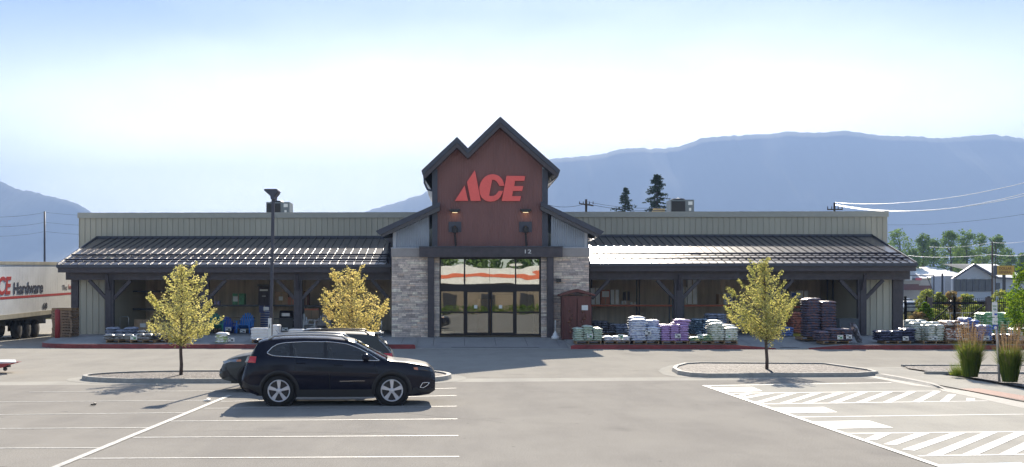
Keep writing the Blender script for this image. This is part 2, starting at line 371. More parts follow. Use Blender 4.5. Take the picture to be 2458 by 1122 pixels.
# lot / gutter / road border lines follow the slightly turned layout of the lot
def gut_lo(x): return 33.75+.115*(x-0)     # near edge of the gutter
def gut_hi(x): return gut_lo(x)+1.3
lot = MB(); xs = [-60+i*4 for i in range(31)]
for a, b in zip(xs, xs[1:]): lot.sheet([(a,-60,0),(b,-60,0),(b,gut_lo(b),0),(a,gut_lo(a),0)])
struct('parking_lot', lot, M['lot'])
gu = MB()
for a, b in zip(xs, xs[1:]): gu.sheet([(a,gut_lo(a),.0),(b,gut_lo(b),.0),(b,gut_hi(b),.0),(a,gut_hi(a),.0)])
struct('concrete_gutter', gu, M['concrete'])
rd = MB()
for a, b in zip(xs, xs[1:]):
    ys0 = [gut_hi(a)+(51.6-gut_hi(a))*k/8 for k in range(9)]; ys1 = [gut_hi(b)+(51.6-gut_hi(b))*k/8 for k in range(9)]
    for k in range(8): rd.sheet([(a,ys0[k],gz(ys0[k])),(b,ys1[k],gz(ys1[k])),(b,ys1[k+1],gz(ys1[k+1])),(a,ys0[k+1],gz(ys0[k+1]))])
for a, b in ((-60, -24), (-24, 30), (30, 60)): rd.sheet([(a,51.6,.12),(b,51.6,.12),(b,110,.12),(a,110,.12)])
struct('road', rd, M['road'])
# store sidewalk with kerb
SWL = G(62, 832, .2).x; SWR = 34.0
def sidewalk():
    x0 = SWL; xr = SWR
    edge = []                       # kerb line seen from above, left end rounded
    cx, cy, rx, ry = x0+2.6, 54.3, 2.6, 2.8
    for k in range(0, 11):
        t = math.pi+ (math.pi/2)*k/10; edge.append((cx+rx*math.cos(t), cy+ry*math.sin(t)))
    for x in [cx+1+i for i in range(int(xr-cx))]: edge.append((x, 51.5))
    return edge
EDGE = sidewalk()
rampL, rampR = PXx(997, 51.5), PXx(1370, 51.5); dipL, dipR = PXx(1835, 51.5), PXx(1965, 51.5)
def kz(x):                          # kerb height: full .20, drops to nothing at the entrance and in the dip
    def blend(a, b, x, w):
        if a <= x <= b: return 0
        d = a-x if x < a else x-b
        return min(1, d/w)
    return .02+.18*min(blend(rampL+.02, rampR-.02, x, .03), blend(dipL+.9, dipR-.9, x, 2.2))
def sz(x, Y):                       # sidewalk surface
    k = kz(x)
    if Y <= 55.3: return .12+k+(.50-.12-k)*max(0, min(1, (Y-51.9)/3.4))
    return .50
E2 = []
for (a, b) in zip(EDGE, EDGE[1:]):
    n_ = max(1, int((abs(b[0]-a[0])+abs(b[1]-a[1]))/.25))
    for k in range(n_): E2.append((a[0]+(b[0]-a[0])*k/n_, a[1]+(b[1]-a[1])*k/n_))
E2.append(EDGE[-1]); E2 = sorted(set(E2+[(rampL, 51.5), (rampR, 51.5), (rampL+.04,51.5),(rampR-.04,51.5)]), key=lambda q: (round(q[0], 4)))
sw = MB(); kb = MB(); rk = MB()
for a, b in zip(E2, E2[1:]):
    za, zb = sz(a[0], 51.5), sz(b[0], 51.5)
    mid = (a[0]+b[0])/2; red = kz(mid) > .06 and mid < 40
    tgt = rk if red else kb
    w = .17
    tgt.sheet([(a[0],a[1],.10),(b[0],b[1],.10),(b[0],b[1]+.02,zb),(a[0],a[1]+.02,za)])
    tgt.sheet([(a[0],a[1]+.02,za),(b[0],b[1]+.02,zb),(b[0],b[1]+w,zb),(a[0],a[1]+w,za)])
    rows = [w, 1.2, 2.4, 3.8]
    for i in range(len(rows)):
        ya0, yb0 = a[1]+rows[i], b[1]+rows[i]
        ya1 = a[1]+rows[i+1] if i+1 < len(rows) else 67.0; yb1 = b[1]+rows[i+1] if i+1 < len(rows) else 67.0
        if a[1] > 51.6: s_ = lambda x, Y, e=a[1]: .32+.18*max(0, min(1, (Y-52.2)/3.1))
        else: s_ = sz
        sw.sheet([(a[0],ya0,s_(a[0],ya0) if i else za),(b[0],yb0,s_(b[0],yb0) if i else zb),(b[0],yb1,s_(b[0],yb1)),(a[0],ya1,s_(a[0],ya1))])
struct('sidewalk', sw, M['walk']); struct('red_kerb', rk, M['redkerb']); struct('kerb', kb, M['kerb'])
# sidewalk joints and the dark drain slots
j = MB()
for i in range(-20, 30):
    x = i*1.5+.3
    if x > SWL+3.5: 
        z0 = sz(x, 51.9); j.sheet([(x-.012,51.95,z0+.006),(x+.012,51.95,z0+.006),(x+.012,55.3,.506),(x-.012,55.3,.506)])
struct('sidewalk_joints', j, M['drain'])
for (a, b, y0, y1) in ((1084, 1284, 829.5, 826.2), (1843, 1918, 831.5, 828.5)):
    d = MB(); p0 = G(a, y0, .145); p1 = G(b, y0, .145)
    z = sz(p0.x, 52.1)+.004 if a < 1500 else .17
    d.box(p0.x, p1.x, 51.95, 52.35, z, z+.012); o = d.build('tactile_strip', M['drain'])
    tag(o, 'dark strip of raised domes in the paving before the %s' % ('entrance doors' if a < 1500 else 'tall navy bag stack'), 'tactile paving', 'dark tactile strips in the sidewalk')
# concrete accessible bay
def Gp(pts, z): return [tuple(G(a, b, 0)[:2])+(z,) for a, b in pts]
cp = MB(); cp.sheet(Gp([(1686,925),(2150,916),(2458,966),(2700,1010),(2700,1250),(2632,1250)], .004)); struct('concrete_parking_bay', cp, M['concrete'])
ck = MB(); rnd_ = random.Random(12)
for (x, y, a_, n_) in ((-12,17,.2,16),(-5,21.5,.05,14),(6,27,.3,20),(-2,31,-.1,18),(9,44,.05,30),(-8,41,.1,22),(1,23,2.6,12),(-16,30,.4,12)):
    p_ = Vector((x, y, 0)); 
    for k in range(n_):
        a2 = a_+rnd_.uniform(-.55,.55); q_ = p_+Vector((math.cos(a2), math.sin(a2), 0))*rnd_.uniform(.18,.45); z_ = .0035+max(0, gz(q_.y)) if q_.y > 38 else .0035
        nn = Vector((-math.sin(a2), math.cos(a2), 0))*rnd_.uniform(.003,.007)
        ck.sheet([tuple((p_-nn).to_2d())+(z_,), tuple((q_-nn).to_2d())+(z_,), tuple((q_+nn).to_2d())+(z_,), tuple((p_+nn).to_2d())+(z_,)]); p_ = q_
struct('asphalt_cracks', ck, mat('crack_filler', (.17,.162,.15), .9, spec=0))
# islands --------------------------------------------------------
def ring_pts(cx, cy, hx, hy, tilt, rxl, rxr, n=14):
    pts = []
    for k in range(n+1):
        t = math.pi/2+math.pi*k/n; pts.append((-hx+rxl+rxl*math.cos(t), hy*math.sin(t)))
    for k in range(n+1):
        t = -math.pi/2+math.pi*k/n; pts.append((hx-rxr+rxr*math.cos(t), hy*math.sin(t)))
    c, s_ = math.cos(tilt), math.sin(tilt)
    return [(cx+x*c-y*s_, cy+x*s_+y*c) for x, y in pts]
def inset(pts, d):
    n = len(pts); o = []
    for i in range(n):
        a = Vector(pts[i-1]); b = Vector(pts[i]); c = Vector(pts[(i+1) % n])
        t = (c-a)
        if t.length < 1e-6: o.append(tuple(b)); continue
        t.normalize(); nn = Vector((-t.y, t.x)); o.append(tuple(b+nn*d))
    return o
def island(pts, apron=.45, gravel_z=.10, kh=.14):
    out_ = inset(pts, -apron); inn = inset(pts, .17); n = len(pts)
    a = MB(); a.sheet([(x, y, .005+max(0,gz(y))) for x, y in out_]); struct('concrete_apron', a, M['concrete'])
    k = MB()
    bulge = inset(pts, .03)
    for i in range(n):
        j_ = (i+1) % n
        k.sheet([(*pts[i],0),(*pts[j_],0),(*bulge[j_],kh),(*bulge[i],kh)]); k.sheet([(*bulge[i],kh),(*bulge[j_],kh),(*inn[j_],kh),(*inn[i],kh)])
        k.sheet([(*inn[i],kh),(*inn[j_],kh),(*inn[j_],.05),(*inn[i],.05)])
    struct('island_kerb', k, M['kerb'])
    gsh = MB(); cx = sum(p[0] for p in inn)/n; cy = sum(p[1] for p in inn)/n
    for i in range(n):
        j_ = (i+1) % n
        gsh.sheet([(*inn[i],gravel_z-.01),(*inn[j_],gravel_z-.01),(cx,cy,gravel_z+.03)])
    struct('gravel_bed', gsh, M['gravel'])
LI0 = G(188, 912).x; LI1 = G(1086, 905).x
island(ring_pts((LI0+LI1)/2, 35.05, (LI1-LI0)/2, 1.95, R(3.5), 3.2, 1.5))
RI0 = G(1612, 892).x; 
pr = ring_pts((RI0+14.2)/2, 38.0, (14.2-RI0)/2, 1.95, R(4), 1.6, .5)
# right island: squared off by the walkway
RIP = [G(1640,880).to_2d(), G(1618,886).to_2d(), G(1612,892).to_2d(), G(1625,900).to_2d(), G(1655,905).to_2d(), G(1700,907.5).to_2d(), G(2060,905.5).to_2d(), G(2110,902).to_2d(), G(2092,896).to_2d(), G(1990,881).to_2d(), G(1965,879.5).to_2d(), G(1680,878).to_2d()]
RIP = [tuple(p) for p in RIP]
ar = sum(RIP[i][0]*RIP[(i+1) % len(RIP)][1]-RIP[(i+1) % len(RIP)][0]*RIP[i][1] for i in range(len(RIP)))
if ar < 0: RIP = RIP[::-1]
island(RIP)
# walkway and gravel beds right of it
wk = MB(); wk.sheet(Gp([(1985,876),(2150,878),(2175,888),(2300,908),(2458,938),(2700,985),(2700,1040),(2458,966),(2370,949),(2290,933),(2220,920),(2150,908),(2060,893)], .024))
struct('walkway', wk, M['concrete'])
wk2 = MB(); KL = [G(a,b) for a, b in ((2092,902),(2105,904.5),(2150,913),(2220,926),(2290,939.5),(2370,956),(2458,975),(2700,1028))]
def kn(i): 
    d = (KL[min(i+1,len(KL)-1)]-KL[max(i-1,0)]).normalized(); q = Vector((-d.y, d.x, 0)); return q if q.y > 0 else -q
HK = [.03,.09,.10,.08,.03,.012,.012,.012]
for i in range(len(KL)-1):
    a, b, na, nb = KL[i], KL[i+1], kn(i), kn(i+1); ha, hb = HK[i], HK[i+1]
    up = lambda p, n, d, h: p+n*d+Vector((0,0,h))
    wk2.add([up(a,na,-.35,.006), up(b,nb,-.35,.006), up(b,nb,0,.010), up(a,na,0,.010), up(b,nb,.07,hb), up(a,na,.07,ha), up(b,nb,.24,hb+.002), up(a,na,.24,ha+.002), up(b,nb,.30,.008), up(a,na,.30,.008)], [(0,1,2,3),(3,2,4,5),(5,4,6,7),(7,6,8,9)])
struct('walkway_kerb', wk2, M['kerb'])
tp = MB(); tp.sheet(Gp([(2302,936),(2350,935),(2458,953),(2600,978),(2600,992),(2458,965)], .030)); struct('tactile_paving', tp, M['tactile'])
gb = MB(); gb.sheet(Gp([(2165,878),(2458,878),(2900,878),(2900,1010),(2700,983),(2458,934),(2300,905),(2180,888)], .055)); struct('gravel_bed', gb, M['gravel'])
rk2 = MB()
for (x0, y0, x1, y1, h) in ((2220,900,2700,904,.12),(2165,882,2900,881,.10)):
    pa, pb = G(x0,y0,.0), G(x1,y1,.0); rk2.bar(pa+Vector((0,0,h/2)), pb+Vector((0,0,h/2)), .16, h)
struct('island_kerb', rk2, M['kerb'])
# painted lines ---------------------------------------------------
def line(mb, a, b, w=.10, z=.006):
    pa, pb = G(*a), G(*b); pa.z = pb.z = z; d = (pb-pa).normalized(); nn = Vector((-d.y, d.x, 0))*w/2
    mb.sheet([pa-nn, pb-nn, pb+nn, pa+nn])
ln = MB()
for a, b in (((70,942),(700,937.5)),((-40,966),(540,961.5)),((-60,997),(452,991.5)),((-60,1030),(360,1027.5)),((-60,1077),(238,1076)),
             ((590,948),(1095,932.5)),((530,965),(1096,950)),((490,981),(1096,976)),((410,1012),(1098,1006.5)),((320,1051),(1100,1046.5)),((190,1101.5),(1102,1097)),((-80,1134),(130,1133))):
    line(ln, a, b, .085)
line(ln, (552,950), (60,1153), .13, .011)
struct('parking_lines', ln, M['paint'])
al = MB()
line(al, (1690,926.5), (2285,1131), .11, .013)
for a, b in (((1692,927),(2140,919.5)),((1745,945.5),(2255,939.5)),((1830,971),(2370,963.5)),((1915,1002.5),(2458,995.5)),((2030,1042),(2600,1036)),((2205,1096),(2600,1090))): line(al, a, b, .10, .009)
for i in range(11):
    t = i/10; b_ = (1815+445*t, 943.5+.5*t); a_ = (1775+565*t, 958+9*t)
top = [1745,1788,1842,1888,1940,1993,2045,2100,2160,2215,2258,2320]
bot = [(1752,950),(1783,957),(1818,968),(1880,970),(1935,969.5),(1998,969),(2063,968),(2128,967.5),(2198,966.5),(2265,966),(2330,964)]
tps = [(1798,944.5),(1850,944.5),(1905,944),(1965,943.5),(2020,943),(2075,942),(2135,941.5),(2190,941),(2250,940.5),(2286,948),(2330,957)]
for a, b in zip(bot[1:], tps[1:]): line(al, a, b, .19, .010)
line(al, (1772,953), (1800,944.5), .15, .010)
b2 = [(2090,1057),(2135,1069),(2180,1082),(2240,1095),(2325,1094),(2415,1093),(2505,1092)]
t2 = [(2125,1041),(2218,1040.5),(2305,1039.5),(2380,1038.5),(2455,1038),(2530,1037),(2610,1036)]
for a, b in zip(b2, t2): line(al, a, b, .21, .010)
for q in ([(1708,932),(1805,930.5),(1830,940),(1735,942)], [(1850,981),(1978,978.5),(2010,991),(1895,993)], [(1945,1013.5),(2085,1011),(2145,1028.5),(1990,1030.5)]):
    al.sheet(Gp(q, .011))
struct('accessible_bay_lines', al, M['paint_new'])
bs = MB(); bs.sheet(Gp([(2250,1117),(2450,1112),(2500,1135),(2290,1140)], .011)); struct('blue_bay_paint', bs, M['bluepaint'])
# dark asphalt patch by the right island
dp = MB(); dp.sheet(Gp([(1790,909),(2060,907.5),(2140,916),(1800,923)], .0045)); struct('asphalt_patch', dp, M['lot'])
# ================================================================ MOUNTAINS
def mountain(name, trace, D, foot, zfoot=0, back=2500):
    mb = MB(); mb.smooth = True
    pts = []
    N = 420
    X0, X1 = trace[0][0], trace[-1][0]
    def ty(px):
        for (a, b), (c, d) in zip(trace, trace[1:]):
            if a <= px <= c: return b+(d-b)*(px-a)/(c-a)
        return trace[-1][1]
    rows = 22; vs = []
    for i in range(N+1):
        px = X0+(X1-X0)*i/N; top = P(px, ty(px), D)
        rid = (mnoise.noise(Vector((px*.09, 1.3, D*.01)))*8+mnoise.noise(Vector((px*.31, 7.3, D*.01)))*4)
        for j in range(rows+1):
            v = j/rows; Y = D-(D-foot)*v
            zz = top.z*(1-v)+rid*(1-v)
            gul = mnoise.fractal(Vector((top.x*.0032+v*.5, Y*.0007, 3.1)), 1.0, 2.0, 4)
            zz += gul*70*math.sin(math.pi*v)
            vs.append((top.x+gul*40*v, Y, max(zz, -20)))
        vs.append((top.x, D+back, -20))
    R_ = rows+2
    fs = []
    for i in range(N):
        for j in range(rows): fs.append((i*R_+j, i*R_+j+1, (i+1)*R_+j+1, (i+1)*R_+j))
        fs.append((i*R_+rows+1, i*R_, (i+1)*R_, (i+1)*R_+rows+1))
    mb.add(vs, fs)
    tag(mb.build(name, M['mountain']), kind='structure')
mountain('mountain', [(-900,420),(-500,380),(-200,400),(0,435),(40,455),(70,458),(100,466),(150,480),(185,489),(205,500),(220,512),(300,560),(420,640),(520,700)], 5000, 4150)
mountain('mountain', [(700,690),(800,560),(880,508),(940,490),(985,476),(1012,468),(1030,458),(1080,440),(1200,405),(1320,382),(1400,376),(1440,371),(1490,359),(1530,355),(1570,358),(1620,355),(1650,345),(1692,331),(1740,326),(1800,324),(1850,322),(1890,317),(1930,319),(1985,318),(2022,313),(2060,318),(2120,326),(2200,328),(2240,331),(2290,331),(2340,325),(2380,323),(2420,327),(2458,333),(2600,350),(2900,380),(3300,420)], 6000, 4700)
# ================================================================ STORE BUILDING
Yt, Ye, Yp, Yc, Yw = 55.6, 58.0, 58.7, 59.3, 66.5
ZB = .50
B = thing('store_building', (0, 60, ZB), 'long tan and rust red hardware store with stone entrance tower and metal canopies', 'store')
X = lambda px, Y=Yt: PXx(px, Y)
Z = lambda py, Y=Yt: PZ(py, Y)
# --- main wall with ribbed cladding
zt = Z(512, Yw); wx0, wx1 = X(189, Yw), X(2130, Yw)
w = MB(); w.box(wx0, wx1, Yw, Yw+.25, .5, zt)
n_ = int((wx1-wx0)/.335)
for i in range(n_+1):
    x = wx0+.03+i*.335; w.prism([(x-.028, Yw), (x-.012, Yw-.045), (x+.012, Yw-.045), (x+.028, Yw)], .5, zt-.26)
w.box(wx0, wx0+.25, Yw+.26, 105, .5, zt); w.box(wx1-.25, wx1, Yw+.26, 105, .5, zt); w.box(wx0, wx1, 105, 105.25, .5, zt)
w.build('wall', M['siding'], B)
w = MB(); w.box(wx0-.05, wx1+.05, Yw-.09, Yw-.047, zt-.27, zt+.02); w.box(wx0-.05, wx1+.05, Yw-.09, Yw+.3, zt+.02, zt+.06); w.build('parapet_cap', M['flash'], B)
w = MB(); w.box(wx0+.3, wx1-.3, Yw+.3, 104.9, zt-.75, zt-.6); w.build('roof', M['flash'], B)
# recess cladding
for (a, b) in ((X(232,Yw), X(940,Yw)), (X(1413,Yw), X(2093,Yw))):
    w = MB(); w.box(a, b, Yw-.13, Yw-.095, ZB, Z(571,Yw)-.3); k = int((b-a)/.3)
    for i in range(k): w.box(a+i*.3, a+i*.3+.05, Yw-.165, Yw-.13, ZB, Z(571,Yw)-.3)
    w.build('recess_wall', M['siding2'], B)
# --- canopy roofs
def canopy(tl, tr, el, er, yt_, ye_, flip):
    TL, TR = P(tl, yt_[0], Yw-.1), P(tr, yt_[1], Yw-.1); EL, ER = P(el, ye_[0], Ye), P(er, ye_[1], Ye)
    zT = (TL.z+TR.z)/2; zE = (EL.z+ER.z)/2; TL.z = TR.z = zT; EL.z = ER.z = zE
    m = MB(); dn = Vector((0, 0, -.10))
    m.add([TL, TR, ER, EL, TL+dn, TR+dn, ER+dn, EL+dn], [(0,3,2,1),(4,5,6,7),(0,1,5,4),(1,2,6,5),(2,3,7,6),(3,0,4,7)])
    slope = (zT-zE)/(Yw-.1-Ye)
    def zr(Y): return zE+slope*(Y-Ye)
    def xl(Y): t = (Y-Ye)/(Yw-.1-Ye); return EL.x+(TL.x-EL.x)*t
    def xr(Y): t = (Y-Ye)/(Yw-.1-Ye); return ER.x+(TR.x-ER.x)*t
    x = EL.x+.2
    while x < ER.x-.03:
        y1 = Yw-.1
        if x < TL.x: y1 = Ye+(x-EL.x)/(TL.x-EL.x)*(Yw-.1-Ye)
        if x > TR.x: y1 = Ye+(ER.x-x)/(ER.x-TR.x)*(Yw-.1-Ye)
        if y1 > Ye+.1:
            h = .045; a = .013
            m.add([(x-a,Ye,zE),(x+a,Ye,zE),(x+a,y1,zr(y1)),(x-a,y1,zr(y1)),(x-a,Ye,zE+h),(x+a,Ye,zE+h),(x+a,y1,zr(y1)+h),(x-a,y1,zr(y1)+h)], [(0,3,2,1),(4,5,6,7),(0,1,5,4),(1,2,6,5),(2,3,7,6),(3,0,4,7)])
            if False:
                for q in (1, 2):
                    xx = x+q*.143
                    if xx < ER.x-.1 and y1 > Ye+.5: m.add([(xx-.012,Ye,zE),(xx+.012,Ye,zE),(xx+.012,y1-.3,zr(y1-.3)),(xx-.012,y1-.3,zr(y1-.3)),(xx,Ye,zE+.012),(xx,y1-.3,zr(y1-.3)+.012)], [(0,4,5,3),(4,1,2,5)])
        x += .43
    m.build('canopy_roof', M['roofm'], B)
    # snow rails
    for Y in (Ye+1.0, Ye+2.35):
        r = MB(); a, b = xl(Y)+.1, xr(Y)-.1
        r.box(a, b, Y-.02, Y+.03, zr(Y)+.03, zr(Y)+.12)
        x = EL.x+.2
        while x < ER.x:
            if a < x < b: r.box(x-.03, x+.03, Y-.06, Y+.11, zr(Y)+.03, zr(Y)+.08)
            x += .43
        r.build('snow_rail', M['railm'], B)
    # fascia, gutter, soffit, flashing at the wall, rake trim
    f = MB(); f.box(EL.x-.03, ER.x+.03, Ye-.14, Ye-.003, zE-.16, zE-.02); f.build('gutter', M['darkmetal'], B)
    f = MB(); f.box(EL.x+.02, ER.x-.02, Ye, Ye+.06, zE-.42, zE-.105); f.build('fascia', M['dark'], B)
    for p0, p1 in ((EL, TL), (ER, TR)):
        if abs(p1.x-p0.x) > .3: f = MB(); f.bar(p0+Vector((0,0,-.08)), p1+Vector((0,0,-.05)), .06, .26); f.build('rake_trim', M['darkmetal'], B)
    f = MB(); f.box(TL.x-.05, TR.x+.05, Yw-.16, Yw-.091, zT-.02, zT+.10); f.build('roof_flashing', M['darkmetal'], B)
    s_ = MB(); s_.add([(EL.x+.1,Ye+.06,zE-.32),(ER.x-.1,Ye+.06,zE-.32),(TR.x,Yw-.17,zE-.25),(TL.x,Yw-.17,zE-.25)], [(0,1,2,3)]); s_.build('soffit', M['under'], B)
    return zE
zE1 = canopy(232, 938, 138, 938, (571.5, 570), (637.5, 633), 0)
zE2 = canopy(1414, 2093, 1416, 2200, (567, 567), (633, 631), 1)
# beam, posts, braces
zb1 = Z(650, Yp); zb0 = Z(672, Yp)
for (a, b) in ((160, 939), (1415, 2182)):
    m = MB(); m.box(X(a,Yp), X(b,Yp), Yp-.14, Yp+.14, zb0, zb1+.1); m.build('beam', M['dark'], B)
def post(px, l=True, r=True):
    x = X(px, Yp)
    m = MB(); m.box(x-.10, x+.10, Yp-.16, Yp-.02, ZB, zb0-.003); m.box(x-.22, x-.103, Yp-.12, Yp+.12, ZB, zb0-.003); m.box(x+.103, x+.22, Yp-.12, Yp+.12, ZB, zb0-.003); m.box(x-.26, x+.26, Yp-.2, Yp+.2, ZB, ZB+.03)
    m.build('post', M['dark'], B)
    for s_, on in ((-1, l), (1, r)):
        if on: m = MB(); m.bar((x+s_*.2, Yp+.02, zb0-1.0), (x+s_*1.12, Yp+.02, zb0-.02), .17, .17, up=(0,1,0)); m.build('brace', M['dark'], B)
    m = MB(); m.bar((x, Yp-.2, zb0-.55), (x, Ye+.12, zb0+.28), .13, .15, up=(1,0,0)); m.build('brace', M['dark'], B)
for px, l, r in ((264,1,1),(492,0,1),(716,1,1),(1628,1,1),(1852,1,1),(2068,1,1)): post(px, l, r)
for px, s_ in ((938, -1), (1416, 1)):
    x = X(px, Yp); m = MB(); m.bar((x+s_*.1, Yp, zb0-1.0), (x+s_*1.0, Yp, zb0-.02), .17, .17, up=(0,1,0)); m.build('brace', M['dark'], B)
# end panels
for (a, b, c, d, side) in ((190, 262, 172, 189, -1), (2072, 2141, 2142, 2166, 1)):
    zz = Z(652, Yc); m = MB(); xa, xb = X(a,Yc), X(b,Yc); m.box(xa, xb, Yc, Yc+.2, ZB, zz+.6)
    k = int((xb-xa)/.335)
    for i in range(k+1):
        x = xa+.05+i*.335; m.prism([(x-.028, Yc), (x-.012, Yc-.045), (x+.012, Yc-.045), (x+.028, Yc)], ZB, zz+.6)
    xs_ = xb-.2 if side < 0 else xa
    m.box(xs_, xs_+.2, Yc+.202, Yw-.2, ZB, zz+.8)
    m.build('end_panel', M['siding'], B)
    m = MB(); m.box(X(c,Yc), X(d,Yc), Yc-.1, Yc+.3, ZB, zz+.1); m.build('corner_post', M['dark'], B)
# --- tower ------------------------------------------------------
Yf = Yt+.25
xL, xR = X(1040), X(1312)
prof = [(1012,413),(1097,333),(1123,360),(1200,285),(1343,413)]
def roofline(px):
    for (a, b), (c, d) in zip(prof, prof[1:]):
        if a <= px <= c: return b+(d-b)*(px-a)/(c-a)
m = MB(); zlo = Z(596); pitch = .085; x = X(1048); i = 0; cols = []
x_end = X(1304)
while x <= x_end: 
    px = 1030+F*math.tan(math.atan2(x, Yf)+PSI) if False else None
    cols.append(x); x += pitch/2
def topz(x):
    # invert X->px by linear interpolation
    a, b = X(1000, Yf), X(1360, Yf); px = 1000+360*(x-a)/(b-a)
    return Z(roofline(px)+17, Yf)
for i, (a, b) in enumerate(zip(cols, cols[1:])):
    ya, yb = (Yf, Yf-.009) if i % 2 == 0 else (Yf-.009, Yf)
    m.sheet([(a,ya,zlo),(b,yb,zlo),(b,yb,topz(b)),(a,ya,topz(a))])
m.build('tower_cladding', M['rust'], B)
m = MB(); m.prism([(X(1041),ZB+4.3),(X(1311),ZB+4.3),(X(1311),Z(405)),(X(1200),Z(308)),(X(1123),Z(378)),(X(1097),Z(358)),(X(1041),Z(408))], Yf+.01, Yf+.2, 'Y')
m.box(X(1041), X(1041)+.2, Yf+.2, 69, ZB+4.2, Z(408)); m.box(X(1311)-.2, X(1311), Yf+.2, 69, ZB+4.2, Z(408)); m.build('tower_wall', M['zinc'], B)
# gable roof, one slab following the double peak
outer = [(X(a), Z(b)) for a, b in prof]
inner = [(X(1336), Z(430)), (X(1200), Z(309)), (X(1123), Z(383)), (X(1097), Z(357)), (X(1020), Z(431))]
m = MB(); m.prism(outer+inner, Yt-.35, 69, 'Y'); m.build('tower_roof', M['roofm'], B)
m = MB(); up_ = lambda px, py, dz=0: (X(px), Z(py)+dz)
m.prism([up_(a, b, .03) for a, b in prof]+[(X(1340),Z(421)),(X(1200),Z(297)),(X(1123),Z(371)),(X(1097),Z(344)),(X(1016),Z(421))], Yt-.43, Yt-.355, 'Y'); m.build('fascia', M['darkmetal'], B)
m = MB(); m.prism([(X(1340),Z(423)),(X(1200),Z(299)),(X(1123),Z(373)),(X(1097),Z(346)),(X(1016),Z(423)), (X(1020),Z(431)),(X(1097),Z(357)),(X(1123),Z(383)),(X(1200),Z(309)),(X(1336),Z(430))], Yt-.40, Yt-.353, 'Y'); m.build('fascia', M['dark'], B)
for (a, b, c, d) in ((1016,424,1036,456),(1316,442,1340,424)):
    m = MB(); m.add([(X(a),Yf,Z(b)),(X(c),Yf,Z(d)),(X(c),69,Z(d)),(X(a),69,Z(b))], [(0,1,2,3)]); m.build('soffit', M['soffit'], B)
for (a, b) in ((1037, 1050), (1303, 1316)):
    m = MB(); m.box(X(a), X(b), Yf-.06, Yf+.005, ZB+4.6, Z(406)); m.build('corner_trim', M['darkmetal'], B)
# gutter brackets / downspout at the left eave
m = MB(); m.tube([(X(1018),Yt,Z(418)),(X(1019),Yt,Z(440)),(X(1026),Yt,Z(455)),(X(1037),Yt,Z(458))], .05, 8); m.build('downspout', M['darkmetal'], B)
# side wings
for side, tri, pan, cor in ((-1, [(905,556),(1056,488)], (949,1030), (943,950)), (1, [(1446,558),(1297,487)], (1326,1404), (1404,1411))):
    (ax, ay), (bx, by) = tri; s_ = 1 if side < 0 else -1
    poly = [up_(ax, ay), up_(bx, by), up_(bx, by+19), up_(ax+s_*14, ay+14)]
    m = MB(); m.prism(poly, Yt-.3, 65.4, 'Y'); m.build('wing_roof', M['roofm'], B)
    m = MB(); m.prism([up_(ax-s_*2, ay+1, .03), up_(bx, by, .03), up_(bx, by+9), up_(ax+s_*7, ay+9)], Yt-.37, Yt-.303, 'Y'); m.build('fascia', M['darkmetal'], B)
    a, b = pan; k = abs(X(b)-X(a)); n = int(k/.045); 
    def ztp(px): return Z(ay+(by-ay)*(px-ax)/(bx-ax)+16, Yf)
    m = MB()
    for i in range(n):
        q0, q1 = a+(b-a)*i/n, a+(b-a)*(i+1)/n; y0, y1 = (Yf, Yf-.02) if i % 2 == 0 else (Yf-.02, Yf)
        m.sheet([(X(q0,Yf),y0,Z(598)),(X(q1,Yf),y1,Z(598)),(X(q1,Yf),y1,ztp(q1)),(X(q0,Yf),y0,ztp(q0))])
    m.build('wing_cladding', M['zinc'], B)
    xo = X(942) if side < 0 else X(1412); xi = X(1030) if side < 0 else X(1324)
    m = MB(); m.prism([(xo, Z(598)), (xi, Z(598)), (xi, ztp(1030 if side < 0 else 1324)-.05), (xo, ztp(942 if side < 0 else 1412)-.05)], Yf+.01, Yf+.2, 'Y'); m.box(xo, xo+.2*(-side), Yf+.2, 65.3, ZB, ztp(942 if side < 0 else 1412)-.05); m.build('wing_wall', M['zinc'], B)
    m = MB(); m.box(X(cor[0]), X(cor[1]), Yf-.05, Yf, Z(597), ztp(cor[0])-.02); m.build('corner_trim', M['trim'], B)
    m = MB(); m.add([(X(ax+s_*16),Yf-.02,Z(ay+16)),(X(cor[0 if side<0 else 1]),Yf-.02,Z(ay+2)-.25),(X(cor[0 if side<0 else 1]),65.3,Z(ay+2)-.25),(X(ax+s_*16),65.3,Z(ay+16))], [(0,1,2,3)]); m.build('soffit', M['soffit'], B)
# stone piers
stone_cols = [(.64,.53,.46),(.78,.66,.56),(.54,.46,.42),(.68,.57,.51),(.84,.74,.62),(.42,.35,.32),(.70,.54,.43)]
SM = [mat('ledge_stone', c, .85, var=.22, vscale=9, bump=.6, bscale=22) for c in stone_cols]+[mat('mortar', (.06,.055,.05), .95)]
def stones(x0, x1, z0, z1, y, deep=.3):
    m = MB(); m.cur = 7; m.box(x0, x1, y+.045, y+deep, z0, z1); z = z0
    rnd = random.Random(int(x0*100))
    while z < z1-.02:
        h = rnd.choice((.06,.08,.08,.105,.12)); h = min(h, z1-z); x = x0
        while x < x1-.01:
            wd = min(rnd.uniform(.18, .55), x1-x)
            if x1-x-wd < .08: wd = x1-x
            d = rnd.uniform(0, .035); m.cur = rnd.choice((0,1,2,3,3,1,4,5,6,0,2))
            m.box(x+.004, x+wd-.004, y+d, y+.06, z+.004, z+h-.004); x += wd
        z += h
    return m
zs = Z(617)
